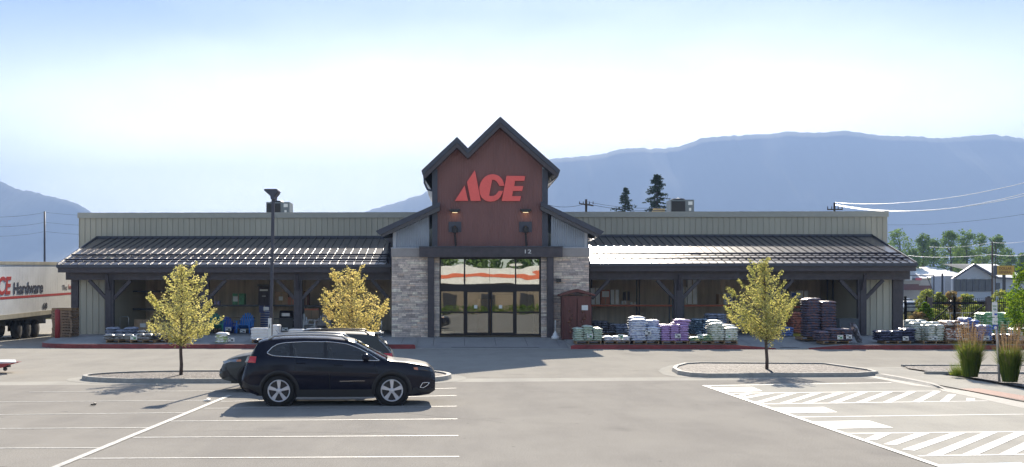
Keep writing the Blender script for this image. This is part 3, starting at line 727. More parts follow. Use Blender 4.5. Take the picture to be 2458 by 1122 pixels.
for a, b in ((940, 1027), (1329, 1414)):
    stones(X(a), X(b), ZB, zs, Yt, 4.5).build('stone_pier', SM, B)
    m = MB(); c = 1007 if a < 1000 else 1350
    (m.box(X(939), X(c), Yt-.05, Yt+.2, zs+.003, Z(597)) if a < 1000 else m.box(X(c), X(1416), Yt-.05, Yt+.2, zs+.003, Z(597))); m.build('stone_cap', M['lintel'], B)
    m = MB(); (m.box(X(938), X(1008), Yt-.08, Yt+.2, Z(597)+.002, Z(597)+.05) if a < 1000 else m.box(X(1349), X(1417), Yt-.08, Yt+.2, Z(597)+.002, Z(597)+.05)); m.build('cap_flashing', M['trim'], B)
for a, b in ((1042, 1055), (1299, 1313)): stones(X(a), X(b), ZB, zs, Yt+.12, .5).build('stone_pier', SM, B)
# entrance beam + columns
m = MB(); m.box(X(1007), X(1349), Yt-.32, Yt-.083, Z(618), Z(595)); m.build('entrance_beam', M['dark'], B)
m = MB(); m.box(X(1006), X(1350), Yt-.36, Yt+.1, Z(595)+.003, Z(595)+.06); m.build('beam_flashing', M['darkmetal'], B)
for a, b in ((1027, 1042), (1313, 1328)):
    m = MB(); m.box(X(a), X(b), Yt-.25, Yt+.1, ZB, Z(618)-.003); m.build('column', M['dark'], B)
ad = MB(); put_text(ad, '12', .22, .02, (X(1259), Yt-.335, Z(609.5)), height=.19, width=.32); ad.build('address_numbers', M['white'], B)
# glazing
Yg = Yt+.35; gx0, gx1 = X(1055), X(1299)
def bar(m, a, b, c, d, y0=Yg-.06, y1=Yg+.06): m.box(X(a), X(b), y0, y1, Z(d), Z(c))
m = MB()
bar(m, 1055,1299,617,622); bar(m,1055,1299,683,700); bar(m,1055,1299,802,806.5)
for a, b in ((1055,1058),(1113.5,1117),(1237,1240),(1295.5,1299)): m.box(X(a),X(b),Yg-.055,Yg+.055,Z(683)+.002,Z(622)-.002)
for a, b in ((1055,1059),(1113,1118),(1236,1241),(1295,1299)): m.box(X(a),X(b),Yg-.055,Yg+.055,Z(802)+.002,Z(700)-.002)
m.build('door_frame', M['frame'], B)
for a, b in ((1118, 1176), (1178, 1236)):
    m = MB(); y0, y1 = Yg-.11, Yg-.062
    m.box(X(a),X(a+4),y0,y1,Z(804),Z(698)); m.box(X(b-4),X(b),y0,y1,Z(804),Z(698))
    m.box(X(a+4)+.001,X(b-4)-.001,y0,y1,Z(804),Z(799)); m.box(X(a+4)+.001,X(b-4)-.001,y0,y1,Z(702),Z(698)); m.box(X(a+4)+.001,X(b-4)-.001,y0,y1,Z(752),Z(748.5))
    d = m.build('sliding_door', M['frame'], B)
    gl = MB(); gl.box(X(a+4)+.003, X(b-4)-.003, y0+.02, y0+.028, Z(799)+.002, Z(752)-.002); gl.box(X(a+4)+.003, X(b-4)-.003, y0+.02, y0+.028, Z(748.5)+.002, Z(702)-.002); gl.build('door_glass', M['doorglass'], d)
    st = MB(); st.box(X(a+20), X(a+28), y0-.004, y0-.001, Z(741), Z(733)); st.build('door_sticker', M['white'], d)
for a, b in ((1059, 1113), (1241, 1295)):
    m = MB(); m.box(X(a)+.002, X(b)-.002, Yg-.03, Yg+.03, Z(752), Z(748.5)); m.build('glazing_bar', M['frame'], B)
    gl = MB(); gl.box(X(a)+.003, X(b)-.003, Yg-.01, Yg-.002, Z(802)+.002, Z(752)-.002); gl.build('side_window', M['doorglass'], B)
    gl = MB(); gl.box(X(a)+.003, X(b)-.003, Yg-.01, Yg-.002, Z(748.5)+.002, Z(700)-.002); gl.build('side_window', M['doorglass'], B)
for a, b in ((1058,1113.5),(1117,1175.6),(1176,1237),(1240,1295.5)):
    gl = MB(); gl.box(X(a)+.003, X(b)-.003, Yg-.01, Yg-.002, Z(683)+.004, Z(622)-.004); gl.build('transom_window', M['shopglass'], B)
# interior seen through the glass
m = MB(); m.box(X(1056), X(1298), 66, 66.1, ZB, 5); m.box(X(1000), X(1360), Yg+.3, 66, ZB-.12, ZB-.01); m.box(X(1042), X(1312), Yg+.3, 66, 5.2, 5.3); m.box(X(1042)-.1, X(1042), Yg+.3, 66, ZB, 5.2); m.box(X(1312), X(1312)+.1, Yg+.3, 66, ZB, 5.2)
m.build('shop_interior', M['interior'], B)
for k_, (x_, y_, h_) in enumerate(((-.3,61,1.5),(1.6,60.2,1.9),(3.6,61,1.4),(2.6,63,2.1))):
    m = MB(); m.box(x_-.55, x_+.55, y_, y_+.5, ZB, ZB+h_)
    for q_ in range(4): m.box(x_-.5, x_+.5, y_-.14, y_-.003, ZB+.15+q_*h_*.23, ZB+.32+q_*h_*.23)
    m.build('display_shelf', M['carton' if k_ % 2 else 'white'], B)
for k, (x, y) in enumerate(((-.7,57.2),(1.2,58.5),(3.1,58.5),(3.9,60.5),(-.1,60.2))):
    m = MB(); m.bar((x, y, 5.05), (x+.5, y+1.6, 5.05), .12, .06); m.build('ceiling_lamp', M['tube'], B)
# ACE letters, traced from the sign (2244 px across 200 px of the photo)
def sgn(p): return P(1080+p[0]/11.22, 400+p[1]/11.22, Yf-.12)
def letter(polys, name):
    m = MB()
    for poly in polys: m.prism([(sgn(q).x, sgn(q).z) for q in poly], Yf-.14, Yf-.03, 'Y')
    L = m.build(name, M['signred'], B); L['label'] = 'red raised sign letter'
letter([[(135,925),(395,515),(487,925)], [(665,105),(685,160),(832,925),(560,925),(460,415)]], 'sign_letter')
oc = [(1465,520),(1445,430),(1400,340),(1330,265),(1250,225),(1150,208),(1050,225),(960,270),(880,345),(825,440),(795,550),(792,640),(810,740),(850,830),(920,895),(1000,935),(1095,945),(1190,935),(1290,890),(1360,820),(1405,730),(1430,660)]
ic = [(1310,660),(1285,700),(1240,755),(1180,790),(1110,800),(1055,785),(1090,600),(1140,355),(1200,360),(1260,400),(1300,455),(1330,520)]
letter([oc+ic], 'sign_letter')
letter([[(1525,255),(2025,258),(2005,385),(1752,385),(1730,530),(1975,530),(1945,657),(1700,657),(1672,800),(1915,800),(1888,928),(1395,928)]], 'sign_letter')
# wall lights, banner brackets
for px in (1092, 1262):
    x = X(px)
    m = MB(); m.box(x-.26, x+.26, Yf-.34, Yf-.03, Z(507), Z(503)); m.prism([(x-.2, Z(507)),(x+.2, Z(507)),(x+.14, Z(510)),(x-.14, Z(510))], Yf-.3, Yf-.05, 'Y'); wlt = m.build('wall_light', M['black'], B)
    m = MB(); m.box(x-.13, x+.13, Yf-.26, Yf-.08, Z(510.9), Z(510)-.004); m.build('lamp_lens', M['lampglow'], wlt)
    pl = bpy.data.lights.new('wall_lamp', 'POINT'); pl.energy = .25; pl.color = (1, .6, .28); pl.shadow_soft_size = .1
    po = bpy.data.objects.new('wall_lamp', pl); COL.objects.link(po); po.parent = wlt; po.location = Vector((x, Yf-.2, Z(514)))-wl(wlt)
    m = MB(); m.box(x-.32, x+.32, Yf-.045, Yf-.025, Z(557), Z(532)); pt = m.build('bracket_plate', M['darkmetal'], B)
    m = MB(); m.lathe([(.05,0),(.13,.03),(.14,.28),(.06,.34)], 10, 'Z', (x, Yf-.2, Z(560))); m.tube([(x,Yf-.2,Z(560)),(x,Yf-.2,Z(578)),(x+.04,Yf-.2,Z(594))], .035, 6)
    for k in range(6): m.lathe([(.03,0),(.06,.02),(.06,.05),(.03,.07)], 8, 'Z', (x+.01*k, Yf-.2, Z(566+k*4.6)))
    m.box(x-.05, x+.05, Yf-.2, Yf-.046, Z(545), Z(541)); m.build('support_rod', M['black'], B)
m = MB(); m.box(X(1335), X(1346), Yt-.2, Yt-.01, Z(678), Z(670)); m.box(X(1336), X(1345), Yt-.21, Yt-.2, Z(677), Z(671)); m.build('wall_speaker', M['black'], B)
# roof-mounted units
def hvac(px0, px1, py0, Y, side, label):
    x0, x1 = X(px0, Y), X(px1, Y); zt_ = Z(py0, Y); zb_ = zt-.6
    o = thing('rooftop_unit', ((x0+x1)/2, Y, zb_), label, 'air conditioner', 'air conditioners on the store roof')
    b = mat('unit_enamel', (.16,.19,.21), .5, var=.08); bl = mat('unit_light_panel', (.62,.64,.66), .5, var=.05)
    m = MB(); m.box(x0, x1, Y, Y+1.6, zb_+.1, zt_); m.build('housing', b, o)
    m = MB(); k0, k1 = (x0+.06, x0+(x1-x0)*.62)
    n = 22
    for i in range(n): xx = k0+(k1-k0)*i/n; m.box(xx, xx+.035, Y-.04, Y-.004, zb_+.25, zt_-.1)
    m.build('grille', M['black'], o)
    m = MB(); m.lathe([(.45,0),(.48,.05),(.40,.12),(.1,.15)], 20, 'Z', (x0+(x1-x0)*.4, Y+.7, zt_+.003)); m.build('fan_cover', M['black'], o)
    m = MB(); xs_ = x0+(x1-x0)*.75; m.box(xs_, xs_+.28, Y-.02, Y-.003, zt_-.35, zt_-.12); m.box(xs_+.05, xs_+.2, Y-.02, Y-.003, zt_-.75, zt_-.55); m.build('access_label', M['paper'], o)
    return o
hvac(639, 695, 484.5, 75, 1, 'grey rooftop air conditioning unit behind the lamp post head')
m = MB(); m.add([(X(695,75),75.0,zt-.5),(X(710,75)+.0,75.9,zt-.5),(X(710,75),75.9,Z(488,75.9)),(X(695,75),75.0,Z(484.5,75))], [(0,1,2,3)])
hvac(1610, 1666, 481, 75, -1, 'grey rooftop air conditioning unit right of the two conifers')
o = thing('roof_lumber', (X(1585,74), 74, zt-.6), 'yellowish lumber stack on the roof beside the right air conditioner', 'lumber')
m = MB()
for i in range(9): m.bar((X(1562+3*(i%3),74), 74-.1*(i%2), zt-.5+.16*i), (X(1597,74), 74.2, zt-.5+.16*i), .12, .1)
m.build('planks', mat('yellow_lumber', (.50,.38,.20), .7, var=.25), o)
# roof vent on the canopy
vt = thing('roof_vent', tuple(P(1668, 609, 60.8)), 'small pale vent hood on the right canopy roof', 'roof vent')
pv = P(1668, 611, 60.8); m = MB(); m.prism([(pv.x-.4, pv.z-.06),(pv.x+.4,pv.z-.06),(pv.x+.28,pv.z+.1),(pv.x-.28,pv.z+.1)], 60.6, 61.1, 'Y'); m.build('hood', M['steel'], vt)
# ================================================================ VEHICLES
def pl(keys, x):
    if x <= keys[0][0]: return keys[0][1]
    for (a, b), (c, d) in zip(keys, keys[1:]):
        if x <= c:
            t = (x-a)/(c-a); return b+(d-b)*t
    return keys[-1][1]
def sm(keys, x, w=.06): return (pl(keys, x-w)+2*pl(keys, x)+pl(keys, x+w))/4
def make_car(name, sp, paint, loc, rz, label, cat, group=None, detail=True):
    L = sp['L']; Wm = sp['W']
    o = thing(name, (0,0,0), label, cat, group)
    WL[o.name] = (0,0,0)
    Tk, Bk, Lk = sp['T'], sp['B'], sp['Lw']
    Wk = sp.get('Wk', [(0,.70),(.06,.82),(.18,.92),(.5,.985),(1.2,1.0),(L-1.3,1.0),(L-.7,.975),(L-.3,.90),(L-.1,.78),(L,.62)])
    T = lambda x: sm(Tk, x, .05); Bz = lambda x: min(sm(Bk, x, .05), T(x)-.02); Lz = lambda x: pl(Lk, x); Wf = lambda x: Wm*sm(Wk, x, .04)
    E = lambda x: T(x)-min(.10, .6*(T(x)-Bz(x)))
    def lowf(t): return 1-.075*(1-t)**2.2-.045*max(0,t-.6)**2/.16 + .012*math.exp(-((t-.62)/.07)**2)
    def ysurf(x, z):
        b, l = Bz(x), Lz(x)
        if z <= b: t = max(0, (z-l)/(b-l)); return Wf(x)*lowf(t)
        return Wf(x)*lowf(1)-.40*(min(z, E(x))-b)
    step = .05 if detail else .16
    xs = []; x = 0.0
    while x < L: xs.append(x); x += (.02 if detail and (x < .4 or x > L-.5) else step)
    xs.append(L)
    n1, n2, n3 = (16, 10, 8) if detail else (6, 4, 3)
    def section(x):
        p = []; b, l, e, t_ = Bz(x), Lz(x), E(x), T(x)
        for i in range(n1+1): z = l+(b-l)*i/n1; p.append((ysurf(x, z), z))
        for i in range(1, n2+1): z = b+(e-b)*i/n2; p.append((ysurf(x, z), z))
        ye = ysurf(x, e)
        for i in range(1, n3+1):
            a = math.pi/2*i/n3; p.append((ye*math.cos(a)**.62 if i < n3 else 0, e+(t_-e)*math.sin(a)))
        return p
    secs = [section(x) for x in xs]; K = len(secs[0])
    wheels = sp['wheels']; wr = sp['wr']
    gl = sp['glass']                   # side glass: dict x0,x1, zlo, zhi keys
    ws = sp['ws']; rg = sp['rg']       # windshield / rear glass x ranges
    def inglass(x, z):
        return gl['x0'] < x < gl['x1'] and pl(gl['lo'], x)+.012 < z < pl(gl['hi'], x)-.012
    body = MB(); body.smooth = True; gwin = MB(); gwin.smooth = True
    def vert(i, k, s): return (xs[i], s*secs[i][k][0], secs[i][k][1])
    VI = {}
    def vid(i, k, s):
        if k == K-1: s = 1
        q = (i, k, s)
        if q not in VI: VI[q] = len(body.v); body.v.append(vert(i, k, s))
        return VI[q]
    cd = sp['crown_glass'] if 'crown_glass' in sp else n1+2
    for i in range(len(xs)-1):
        for k in range(K-1):
            cx = (xs[i]+xs[i+1])/2; cz = (secs[i][k][1]+secs[i+1][k+1][1])/2
            if k < n1 and any((cx-w)**2+(cz-wr)**2 < (wr+.05)**2 for w in wheels): continue
            if k >= n1-3 and k < n1+n2 and inglass(cx, cz): continue
            steep = k >= n1+n2-1 and (ws[0] < cx < ws[1] or rg[0] < cx < rg[1])
            for s in (-1, 1):
                ids = (i, k), (i+1, k), (i+1, k+1), (i, k+1)
                if steep: 
                    tgt = gwin; vv = [vert(a, b, s) for a, b in ids]; tgt.add(vv if s < 0 else vv[::-1], [(0,1,2,3)])
                else:
                    f = tuple(vid(a, b, s) for a, b in ids)
                    if len(set(f)) < 3: continue
                    body.f.append(f if s < 0 else f[::-1]); body.mi.append(0); body.sm.append(True)
    for i, fl in ((0, False), (len(xs)-1, True)):
        pts = [vert(i, k, -1) for k in range(K)]+[vert(i, k, 1) for k in range(K-2, -1, -1)]
        body.smooth = False; body.add(pts if fl else pts[::-1], [tuple(range(len(pts)))])
    body.build('body', paint, o)
    if gwin.v: 
        for nm_, lo_, hi_ in (('windshield', ws[0]-.1, 99), ('rear_window', -99, ws[0]-.1)):
            gq = MB(); gq.smooth = True
            for f_ in gwin.f:
                if lo_ < gwin.v[f_[0]][0] < hi_: gq.add([gwin.v[i_] for i_ in f_], [(0,1,2,3)])
            if gq.v: gq.build(nm_, M['clearglass'] if detail else M['carglass'], o)
    # underside & interior
    ub = MB(); ub.box(.35, L-.35, -Wm*.82, Wm*.82, .24, .30)
    ub.box(wheels[0]+.42, wheels[1]-.42, -Wm*.86, Wm*.86, .24, .62); ub.box(.25, wheels[0]-.4, -Wm*.7, Wm*.7, .35, .8); ub.box(wheels[1]-.4, L-.3, -Wm*.5, Wm*.5, .35, .85)
    ub.build('chassis', M['black'], o)
    for s in (-1, 1):
        g = MB(); g.smooth = True; nn = 24 if detail else 8
        cols = []
        for i in range(nn+1):
            x = gl['x0']+(gl['x1']-gl['x0'])*i/nn; a, b = pl(gl['lo'], x), pl(gl['hi'], x)
            cols.append([(x, s*(ysurf(x, a+(b-a)*q/5)+.006), a+(b-a)*q/5) for q in range(6)])
        for c0, c1 in zip(cols, cols[1:]):
            for q in range(5):
                vv = [c0[q], c1[q], c1[q+1], c0[q+1]]; g.add(vv if s < 0 else vv[::-1], [(0,1,2,3)])
        g.build('side_window', M['carglass'], o)
        if detail:
            tr = MB(); loop = [(c[0][0], c[0][1]+s*.006, c[0][2]) for c in cols]+[(c[-1][0], c[-1][1]+s*.006, c[-1][2]) for c in cols[::-1]]
            tr.smooth = True; tr.tube(loop+[loop[0]], .011, 6, cap=False); tr.build('window_trim', sp.get('trim', M['chrome']), o)
            for xp, lean in sp['pillars']:
                a, b = pl(gl['lo'], xp), pl(gl['hi'], xp+lean)
                p_ = MB(); p_.add([(xp-.045, s*(ysurf(xp, a)+.010), a), (xp+.045, s*(ysurf(xp, a)+.010), a), (xp+lean+.035, s*(ysurf(xp, b)+.010), b), (xp+lean-.035, s*(ysurf(xp, b)+.010), b)], [(0,1,2,3) if s < 0 else (3,2,1,0)]); p_.build('pillar', M['black'], o)
            # arch cladding
            for wx in wheels:
                c = MB(); c.smooth = True; r0, r1 = wr+.035, wr+.115; nseg = 26; a0, a1 = -.22, math.pi+.22; ring = []
                for i in range(nseg+1):
                    a = a0+(a1-a0)*i/nseg; row = []
                    for r_, off in ((r0, -.10), (r0, .012), ((r0+r1)/2, .022), (r1, .006)):
                        x, z = wx+r_*math.cos(a), wr+r_*math.sin(a); z = max(z, .2); row.append((x, s*(ysurf(x, z)+off), z))
                    ring.append(row)
                for p0, p1 in zip(ring, ring[1:]):
                    for q in range(3):
                        vv = [p0[q], p0[q+1], p1[q+1], p1[q]]; c.add(vv if s > 0 else vv[::-1], [(0,1,2,3)])
                c.build('wheel_arch', sp.get('clad', M['cladding']), o)
                c = MB(); c.lathe([(wr+.06, 0), (wr+.06, s*.30)], 24, 'Y', (wx, s*(Wm-.38), wr)); c.build('wheel_well', M['rubber'], o)
            rk_ = MB(); rk_.add([(wheels[0]+wr+.05, s*(ysurf(2, .26)+.015), .215), (wheels[1]-wr-.05, s*(ysurf(2, .26)+.015), .215), (wheels[1]-wr-.05, s*(ysurf(2, .42)+.012), .40), (wheels[0]+wr+.05, s*(ysurf(2, .42)+.012), .40)], [(0,1,2,3) if s < 0 else (3,2,1,0)]); rk_.build('sill_cladding', sp.get('clad', M['cladding']), o)
            for xd in sp['seams']:
                d = MB(); d.tube([(x_, s*(ysurf(x_, z)+.001), z) for x_, z in xd], .0065, 4); d.build('door_seam', M['rubber'], o)
            for hx, hz in sp['handles']:
                d = MB(); d.smooth = True; d.tube([(hx, s*(ysurf(hx,hz)-.005), hz), (hx+.03, s*(ysurf(hx,hz)+.035), hz+.004), (hx+.17, s*(ysurf(hx,hz)+.035), hz+.004), (hx+.2, s*(ysurf(hx,hz)-.005), hz)], .014, 6); d.build('door_handle', sp.get('handlemat', paint), o)
            mx_, mz_ = sp['mirror']
            d = MB(); d.smooth = True; yb = ysurf(mx_, mz_)
            d.lathe([(.02,-.11),(.075,-.09),(.095,0),(.085,.07),(.03,.1)], 12, 'Y', (mx_, s*(yb+.14), mz_+.05)); d.cbox((mx_, s*(yb+.03), mz_), (.08,.1,.05)); d.build('door_mirror', paint, o)
            rr = sp['rail']
            d = MB(); d.smooth = True; yr = ysurf(1.8, E(1.8))-.06
            pts = [(rr[0], s*yr, T(rr[0])-.05)]+[(rr[0]+.15+(rr[1]-rr[0]-.3)*q/8, s*yr, T(rr[0]+.15+(rr[1]-rr[0]-.3)*q/8)+.035) for q in range(9)]+[(rr[1], s*yr, T(rr[1])-.05)]
            d.tube(pts, sp.get('railr', .02), 8); d.build('roof_rail', sp.get('railmat', M['steel']), o)
        for kind, mt, pts in sp['patches']:
            d = MB(); d.smooth = True
            d.prism([(0,0),(1,0),(1,1)], 0, .0001, 'Z') if False else None
            cx_ = sum(p_[0] for p_ in pts)/len(pts); cz_ = sum(p_[1] for p_ in pts)/len(pts); NP = len(pts)
            for i_ in range(NP):
                a_, b_ = pts[i_], pts[(i_+1) % NP]
                for q_ in range(4):
                    f0, f1 = q_/4, (q_+1)/4; L4 = []
                    for (u_, w_) in ((a_, f1), (b_, f1), (b_, f0), (a_, f0)):
                        x_, z = cx_+(u_[0]-cx_)*w_, cz_+(u_[1]-cz_)*w_; L4.append((x_, s*(ysurf(x_, z)+.014), z))
                    d.add(L4 if s > 0 else L4[::-1], [(0,1,2,3)])
            d.build(kind, mt, o)
    for wx in wheels:
        for s in (-1, 1):
            tw = .22; yc = s*(Wm-.02-tw/2)
            t = MB(); t.smooth = True; hw = tw/2; ri = sp['rim']
            t.lathe([(ri,-hw*.8),(wr-.03,-hw),(wr-.004,-hw*.75),(wr,-hw*.4),(wr,hw*.4),(wr-.004,hw*.75),(wr-.03,hw),(ri,hw*.8)], 32 if detail else 14, 'Y', (wx, yc, wr)); ty = t.build('wheel', M['rubber'], o)
            r_ = MB(); y0 = yc+s*(hw*.80)
            if detail:
                r_.smooth = True
                r_.lathe([(ri+.004,0),(ri+.006,s*.035),(ri-.012,s*.04),(ri-.02,0)], 36, 'Y', (wx, y0, wr)); r_.smooth = False
                ns = sp.get('spokes', 5)
                for q in range(ns):
                    a = math.pi/2+2*math.pi*q/ns; ca, sa = math.cos(a), math.sin(a)
                    def pt(r1, w1, dy): return (wx+ca*r1-sa*w1, y0+s*dy, wr+sa*r1+ca*w1)
                    vs = [pt(.05,-.022,.022), pt(ri-.008,-.048,.018), pt(ri-.008,.048,.018), pt(.05,.018,.022), pt(.05,-.03,-.01), pt(ri-.01,-.065,-.02), pt(ri-.01,.065,-.02), pt(.05,.03,-.01)]
                    r_.add(vs, [(0,1,2,3),(0,4,5,1),(3,2,6,7),(0,3,7,4),(1,5,6,2)])
                r_.lathe([(.065,-.01),(.065,.03 if s > 0 else .03),(.04,.042)] if s > 0 else [(.065,.01),(.065,-.03),(.04,-.042)], 16, 'Y', (wx, y0, wr))
                r_.build('rim', alloy if not sp.get('dark_rim') else M['black'], ty)
                bd = MB(); bd.lathe([(ri-.03, 0), (ri-.03, s*.004)], 24, 'Y', (wx, y0+s*.002, wr)); bd.build('brake_disc', M['black'], ty)
            else:
                r_.lathe([(ri, 0), (ri*.8, s*.03)], 12, 'Y', (wx, y0+s*.02, wr)); r_.build('rim', M['steel'], ty)
    if detail:
        for sx, sy in ((2.35, -.38), (2.35, .38), (1.45, -.4), (1.45, .4)):
            q = MB(); q.smooth = True
            q.cbox((sx, sy, .75), (.5,.48,.16)); q.cbox((sx-.28, sy, 1.02), (.14,.46,.6), ry=-.18); q.cbox((sx-.36, sy, 1.36), (.09,.26,.17), ry=-.15)
            q.build('seat', sp.get('seatmat', M['cladding']), o, bevel=.03)
        q = MB(); q.box(2.95, 3.35, -.75, .75, .6, .97); q.build('dashboard', M['cladding'], o)
        q = MB(); q.lathe([(.19,0),(.2,.012),(.19,.024),(.175,.012)], 20, 'X', (2.85, .38, .98)); q.build('steering_wheel', M['black'], o)
    # centre the car on its own origin
    for ch in o.children:
        ch.location.x -= L/2
    o.location = loc; o.rotation_euler = (0, 0, rz)
    return o, ysurf, T
alloy = mat('machined_alloy', (.62,.62,.66), .3, metal=.35, var=.03)
blackp = mat('black_car_paint', (.008,.009,.020), .25, metal=.0, coat=.28, var=.05, spec=.15)
greyp = mat('grey_green_car_paint', (.075,.08,.078), .4, metal=.0, coat=.06, spec=.2, var=.05)
lampg = mat('headlamp_lens', (.30,.32,.35), .08, metal=.5, coat=1)
darklamp = mat('smoked_lamp', (.02,.025,.035), .1, coat=1)
redlamp = mat('tail_lamp', (.55,.02,.03), .2, coat=1)
amber = mat('amber_lamp', (.60,.20,.08), .25, coat=1)
suv = dict(railr=.028, L=4.65, W=.93, wr=.372, rim=.262, wheels=(.90, 3.60), Wk=[(0,.80),(.05,.88),(.16,.95),(.5,.99),(1.2,1.0),(3.4,1.0),(4.0,.985),(4.35,.95),(4.55,.89),(4.65,.78)],
  T=[(0,.66),(.03,.80),(.08,1.02),(.20,1.25),(.34,1.49),(.37,1.575),(.60,1.63),(.95,1.66),(1.5,1.675),(2.1,1.66),(2.5,1.62),(2.72,1.56),(3.1,1.36),(3.52,1.13),(3.62,1.10),(4.0,1.065),(4.3,1.015),(4.5,.965),(4.6,.90),(4.64,.82),(4.65,.74)],
  B=[(0,.58),(.08,.90),(.3,1.10),(.65,1.165),(1.5,1.135),(3.1,1.055),(3.5,1.03),(4.0,.99),(4.3,.945),(4.55,.87),(4.65,.66)],
  Lw=[(0,.46),(.1,.36),(.35,.27),(.9,.22),(3.7,.22),(4.2,.23),(4.5,.27),(4.65,.36)],
  glass=dict(x0=.62, x1=3.30, lo=[(.62,1.27),(.70,1.225),(.8,1.205),(1.5,1.165),(2.6,1.10),(3.30,1.085)], hi=[(.62,1.295),(.70,1.39),(.82,1.47),(1.0,1.515),(1.5,1.54),(2.1,1.535),(2.5,1.49),(2.8,1.385),(3.05,1.25),(3.30,1.095)]),
  ws=(2.70, 3.50), rg=(.09, .33), pillars=[(1.22,-.06),(2.02,-.03)],
  seams=[[(2.12,.42),(2.1,.75),(2.06,1.12)],[(3.2,.42),(3.25,.8),(3.2,1.04)],[(1.28,1.12),(1.30,.9),(1.2,.7),(1.28,.5)]],
  handles=[(1.32,1.03),(2.22,.985)], mirror=(2.98,1.12), rail=(.62,2.55),
  patches=[('tail_lamp', redlamp, [(.15,1.05),(.34,1.04),(.36,1.19),(.20,1.20)]), ('reverse_lamp', lampg, [(.075,1.05),(.145,1.05),(.19,1.20),(.15,1.20)]),
           ('headlamp', darklamp, [(4.22,.86),(4.58,.80),(4.57,.87),(4.42,.92),(4.2,.93)]), ('side_marker', amber, [(4.14,.87),(4.23,.86),(4.22,.925),(4.12,.925)]),
           ('bumper_lower', M['cladding'], [(.03,.42),(.45,.30),(.50,.48),(.02,.62)]), ('bumper_lower', M['cladding'], [(4.05,.26),(4.58,.31),(4.64,.42),(4.12,.44)])])
car1, ys1, T1 = make_car('parked_car', suv, blackp, (-2.93, 27.35, 0), R(4.0), 'black suv with silver roof rails and five spoke wheels, nearest in the lot', 'car')
# chrome fog-lamp surround, bumper plate, grille strip, lower silver sill bar
q = MB(); q.smooth = True
pts = [(4.28,.44),(4.36,.43),(4.46,.49),(4.50,.55),(4.46,.56),(4.34,.55),(4.28,.44)]
for s in (-1, 1): q.tube([(x, s*(ys1(x, z)+.014), z) for x, z in pts], .010, 6, cap=False)
f_ = q.build('fog_lamp_trim', M['chrome'], None); f_.parent = car1; f_.location.x = -suv['L']/2
q = MB(); q.box(4.655, 4.67, -.26, .26, .50, .62); f_ = q.build('number_plate_holder', M['black'], None); f_.parent = car1; f_.location.x = -suv['L']/2
q = MB()
for k in range(7): q.cbox((4.635-.004*abs(k-3), -.42+.14*k, .80), (.03,.10,.13), ry=-.3)
f_ = q.build('grille', M['chrome'], None); f_.parent = car1; f_.location.x = -suv['L']/2
q = MB(); q.smooth = True; q.tube([(.32,-.70,1.53),(.30,0,1.56),(.32,.70,1.53)], .035, 8); f_ = q.build('spoiler', blackp, None); f_.parent = car1; f_.location.x = -suv['L']/2
q = MB()
for s in (-1, 1): q.tube([(2.35, s*(ys1(2.35,.60)+.012), .60), (2.95, s*(ys1(2.95,.605)+.012), .605)], .004, 5)
f_ = q.build('door_badge', M['chrome'], None); f_.parent = car1; f_.location.x = -suv['L']/2
q = MB(); q.tube([(.85,.3,1.62),(.70,.3,1.80)], [.006,.003], 5); f_ = q.build('antenna', M['black'], None); f_.parent = car1; f_.location.x = -suv['L']/2
wag = dict(L=4.87, W=.93, wr=.35, rim=.23, wheels=(1.05, 3.90), dark_rim=True, railmat=M['black'],
  T=[(0,.62),(.04,.95),(.10,1.08),(.32,1.34),(.55,1.55),(.60,1.60),(.9,1.63),(1.6,1.655),(2.4,1.63),(2.8,1.55),(3.2,1.36),(3.62,1.12),(4.0,1.06),(4.4,.99),(4.65,.90),(4.78,.80),(4.84,.66),(4.87,.55)],
  B=[(0,.55),(.1,.98),(.7,1.08),(2.0,1.05),(3.5,1.0),(4.2,.94),(4.65,.83),(4.87,.48)],
  Lw=[(0,.48),(.2,.36),(.6,.28),(4.2,.28),(4.55,.30),(4.75,.34),(4.87,.42)],
  glass=dict(x0=.70, x1=3.45, lo=[(.7,1.2),(.8,1.15),(3.45,1.04)], hi=[(.7,1.22),(1.0,1.40),(1.3,1.50),(2.2,1.52),(2.7,1.44),(3.1,1.26),(3.45,1.06)]),
  ws=(2.75, 3.60), rg=(.14, .52), pillars=[(1.3,-.06),(2.2,-.03)],
  seams=[[(2.25,.42),(2.25,1.08)],[(3.35,.42),(3.4,1.0)]], handles=[(1.45,.98),(2.4,.95)], mirror=(3.1,1.1), rail=(.75,2.8), seatmat=M['black'],
  patches=[('tail_lamp', redlamp, [(.10,.95),(.34,.95),(.36,1.06),(.12,1.06)]),
           ('headlamp', lampg, [(4.34,.83),(4.72,.76),(4.76,.84),(4.60,.885),(4.32,.93)]), ('side_marker', amber, [(4.22,.85),(4.36,.84),(4.36,.89),(4.24,.905)]),
           ('bumper_cladding', M['cladding'], [(4.30,.29),(4.80,.36),(4.85,.62),(4.66,.70),(4.52,.48)]), ('bumper_cladding', M['cladding'], [(.03,.44),(.6,.30),(.65,.48),(.02,.62)])])
car2, ys2, T2 = make_car('parked_car', wag, greyp, (PXx(742,30.9), 31.0, 0), R(180+3.5), 'grey green wagon facing left behind the black suv', 'car')
q = MB(); q.smooth = True; q.tube([(.50,-.62,1.60),(.44,0,1.63),(.50,.62,1.60)], .03, 8); q.cbox((.47,0,1.60), (.24,1.22,.03)); f_ = q.build('spoiler', mat('pale_spoiler', (.30,.30,.28), .4, coat=1), None); f_.parent = car2; f_.location.x = -wag['L']/2
q = MB(); q.smooth = True; q.tube([(.32,.1,1.36),(.20,.35,1.22)], .012, 5); f_ = q.build('rear_wiper', M['black'], None); f_.parent = car2; f_.location.x = -wag['L']/2
q = MB(); q.smooth = True; q.tube([(.06,.55,.34),(-.02,.55,.34)], .03, 8); f_ = q.build('exhaust', M['steel'], None); f_.parent = car2; f_.location.x = -wag['L']/2
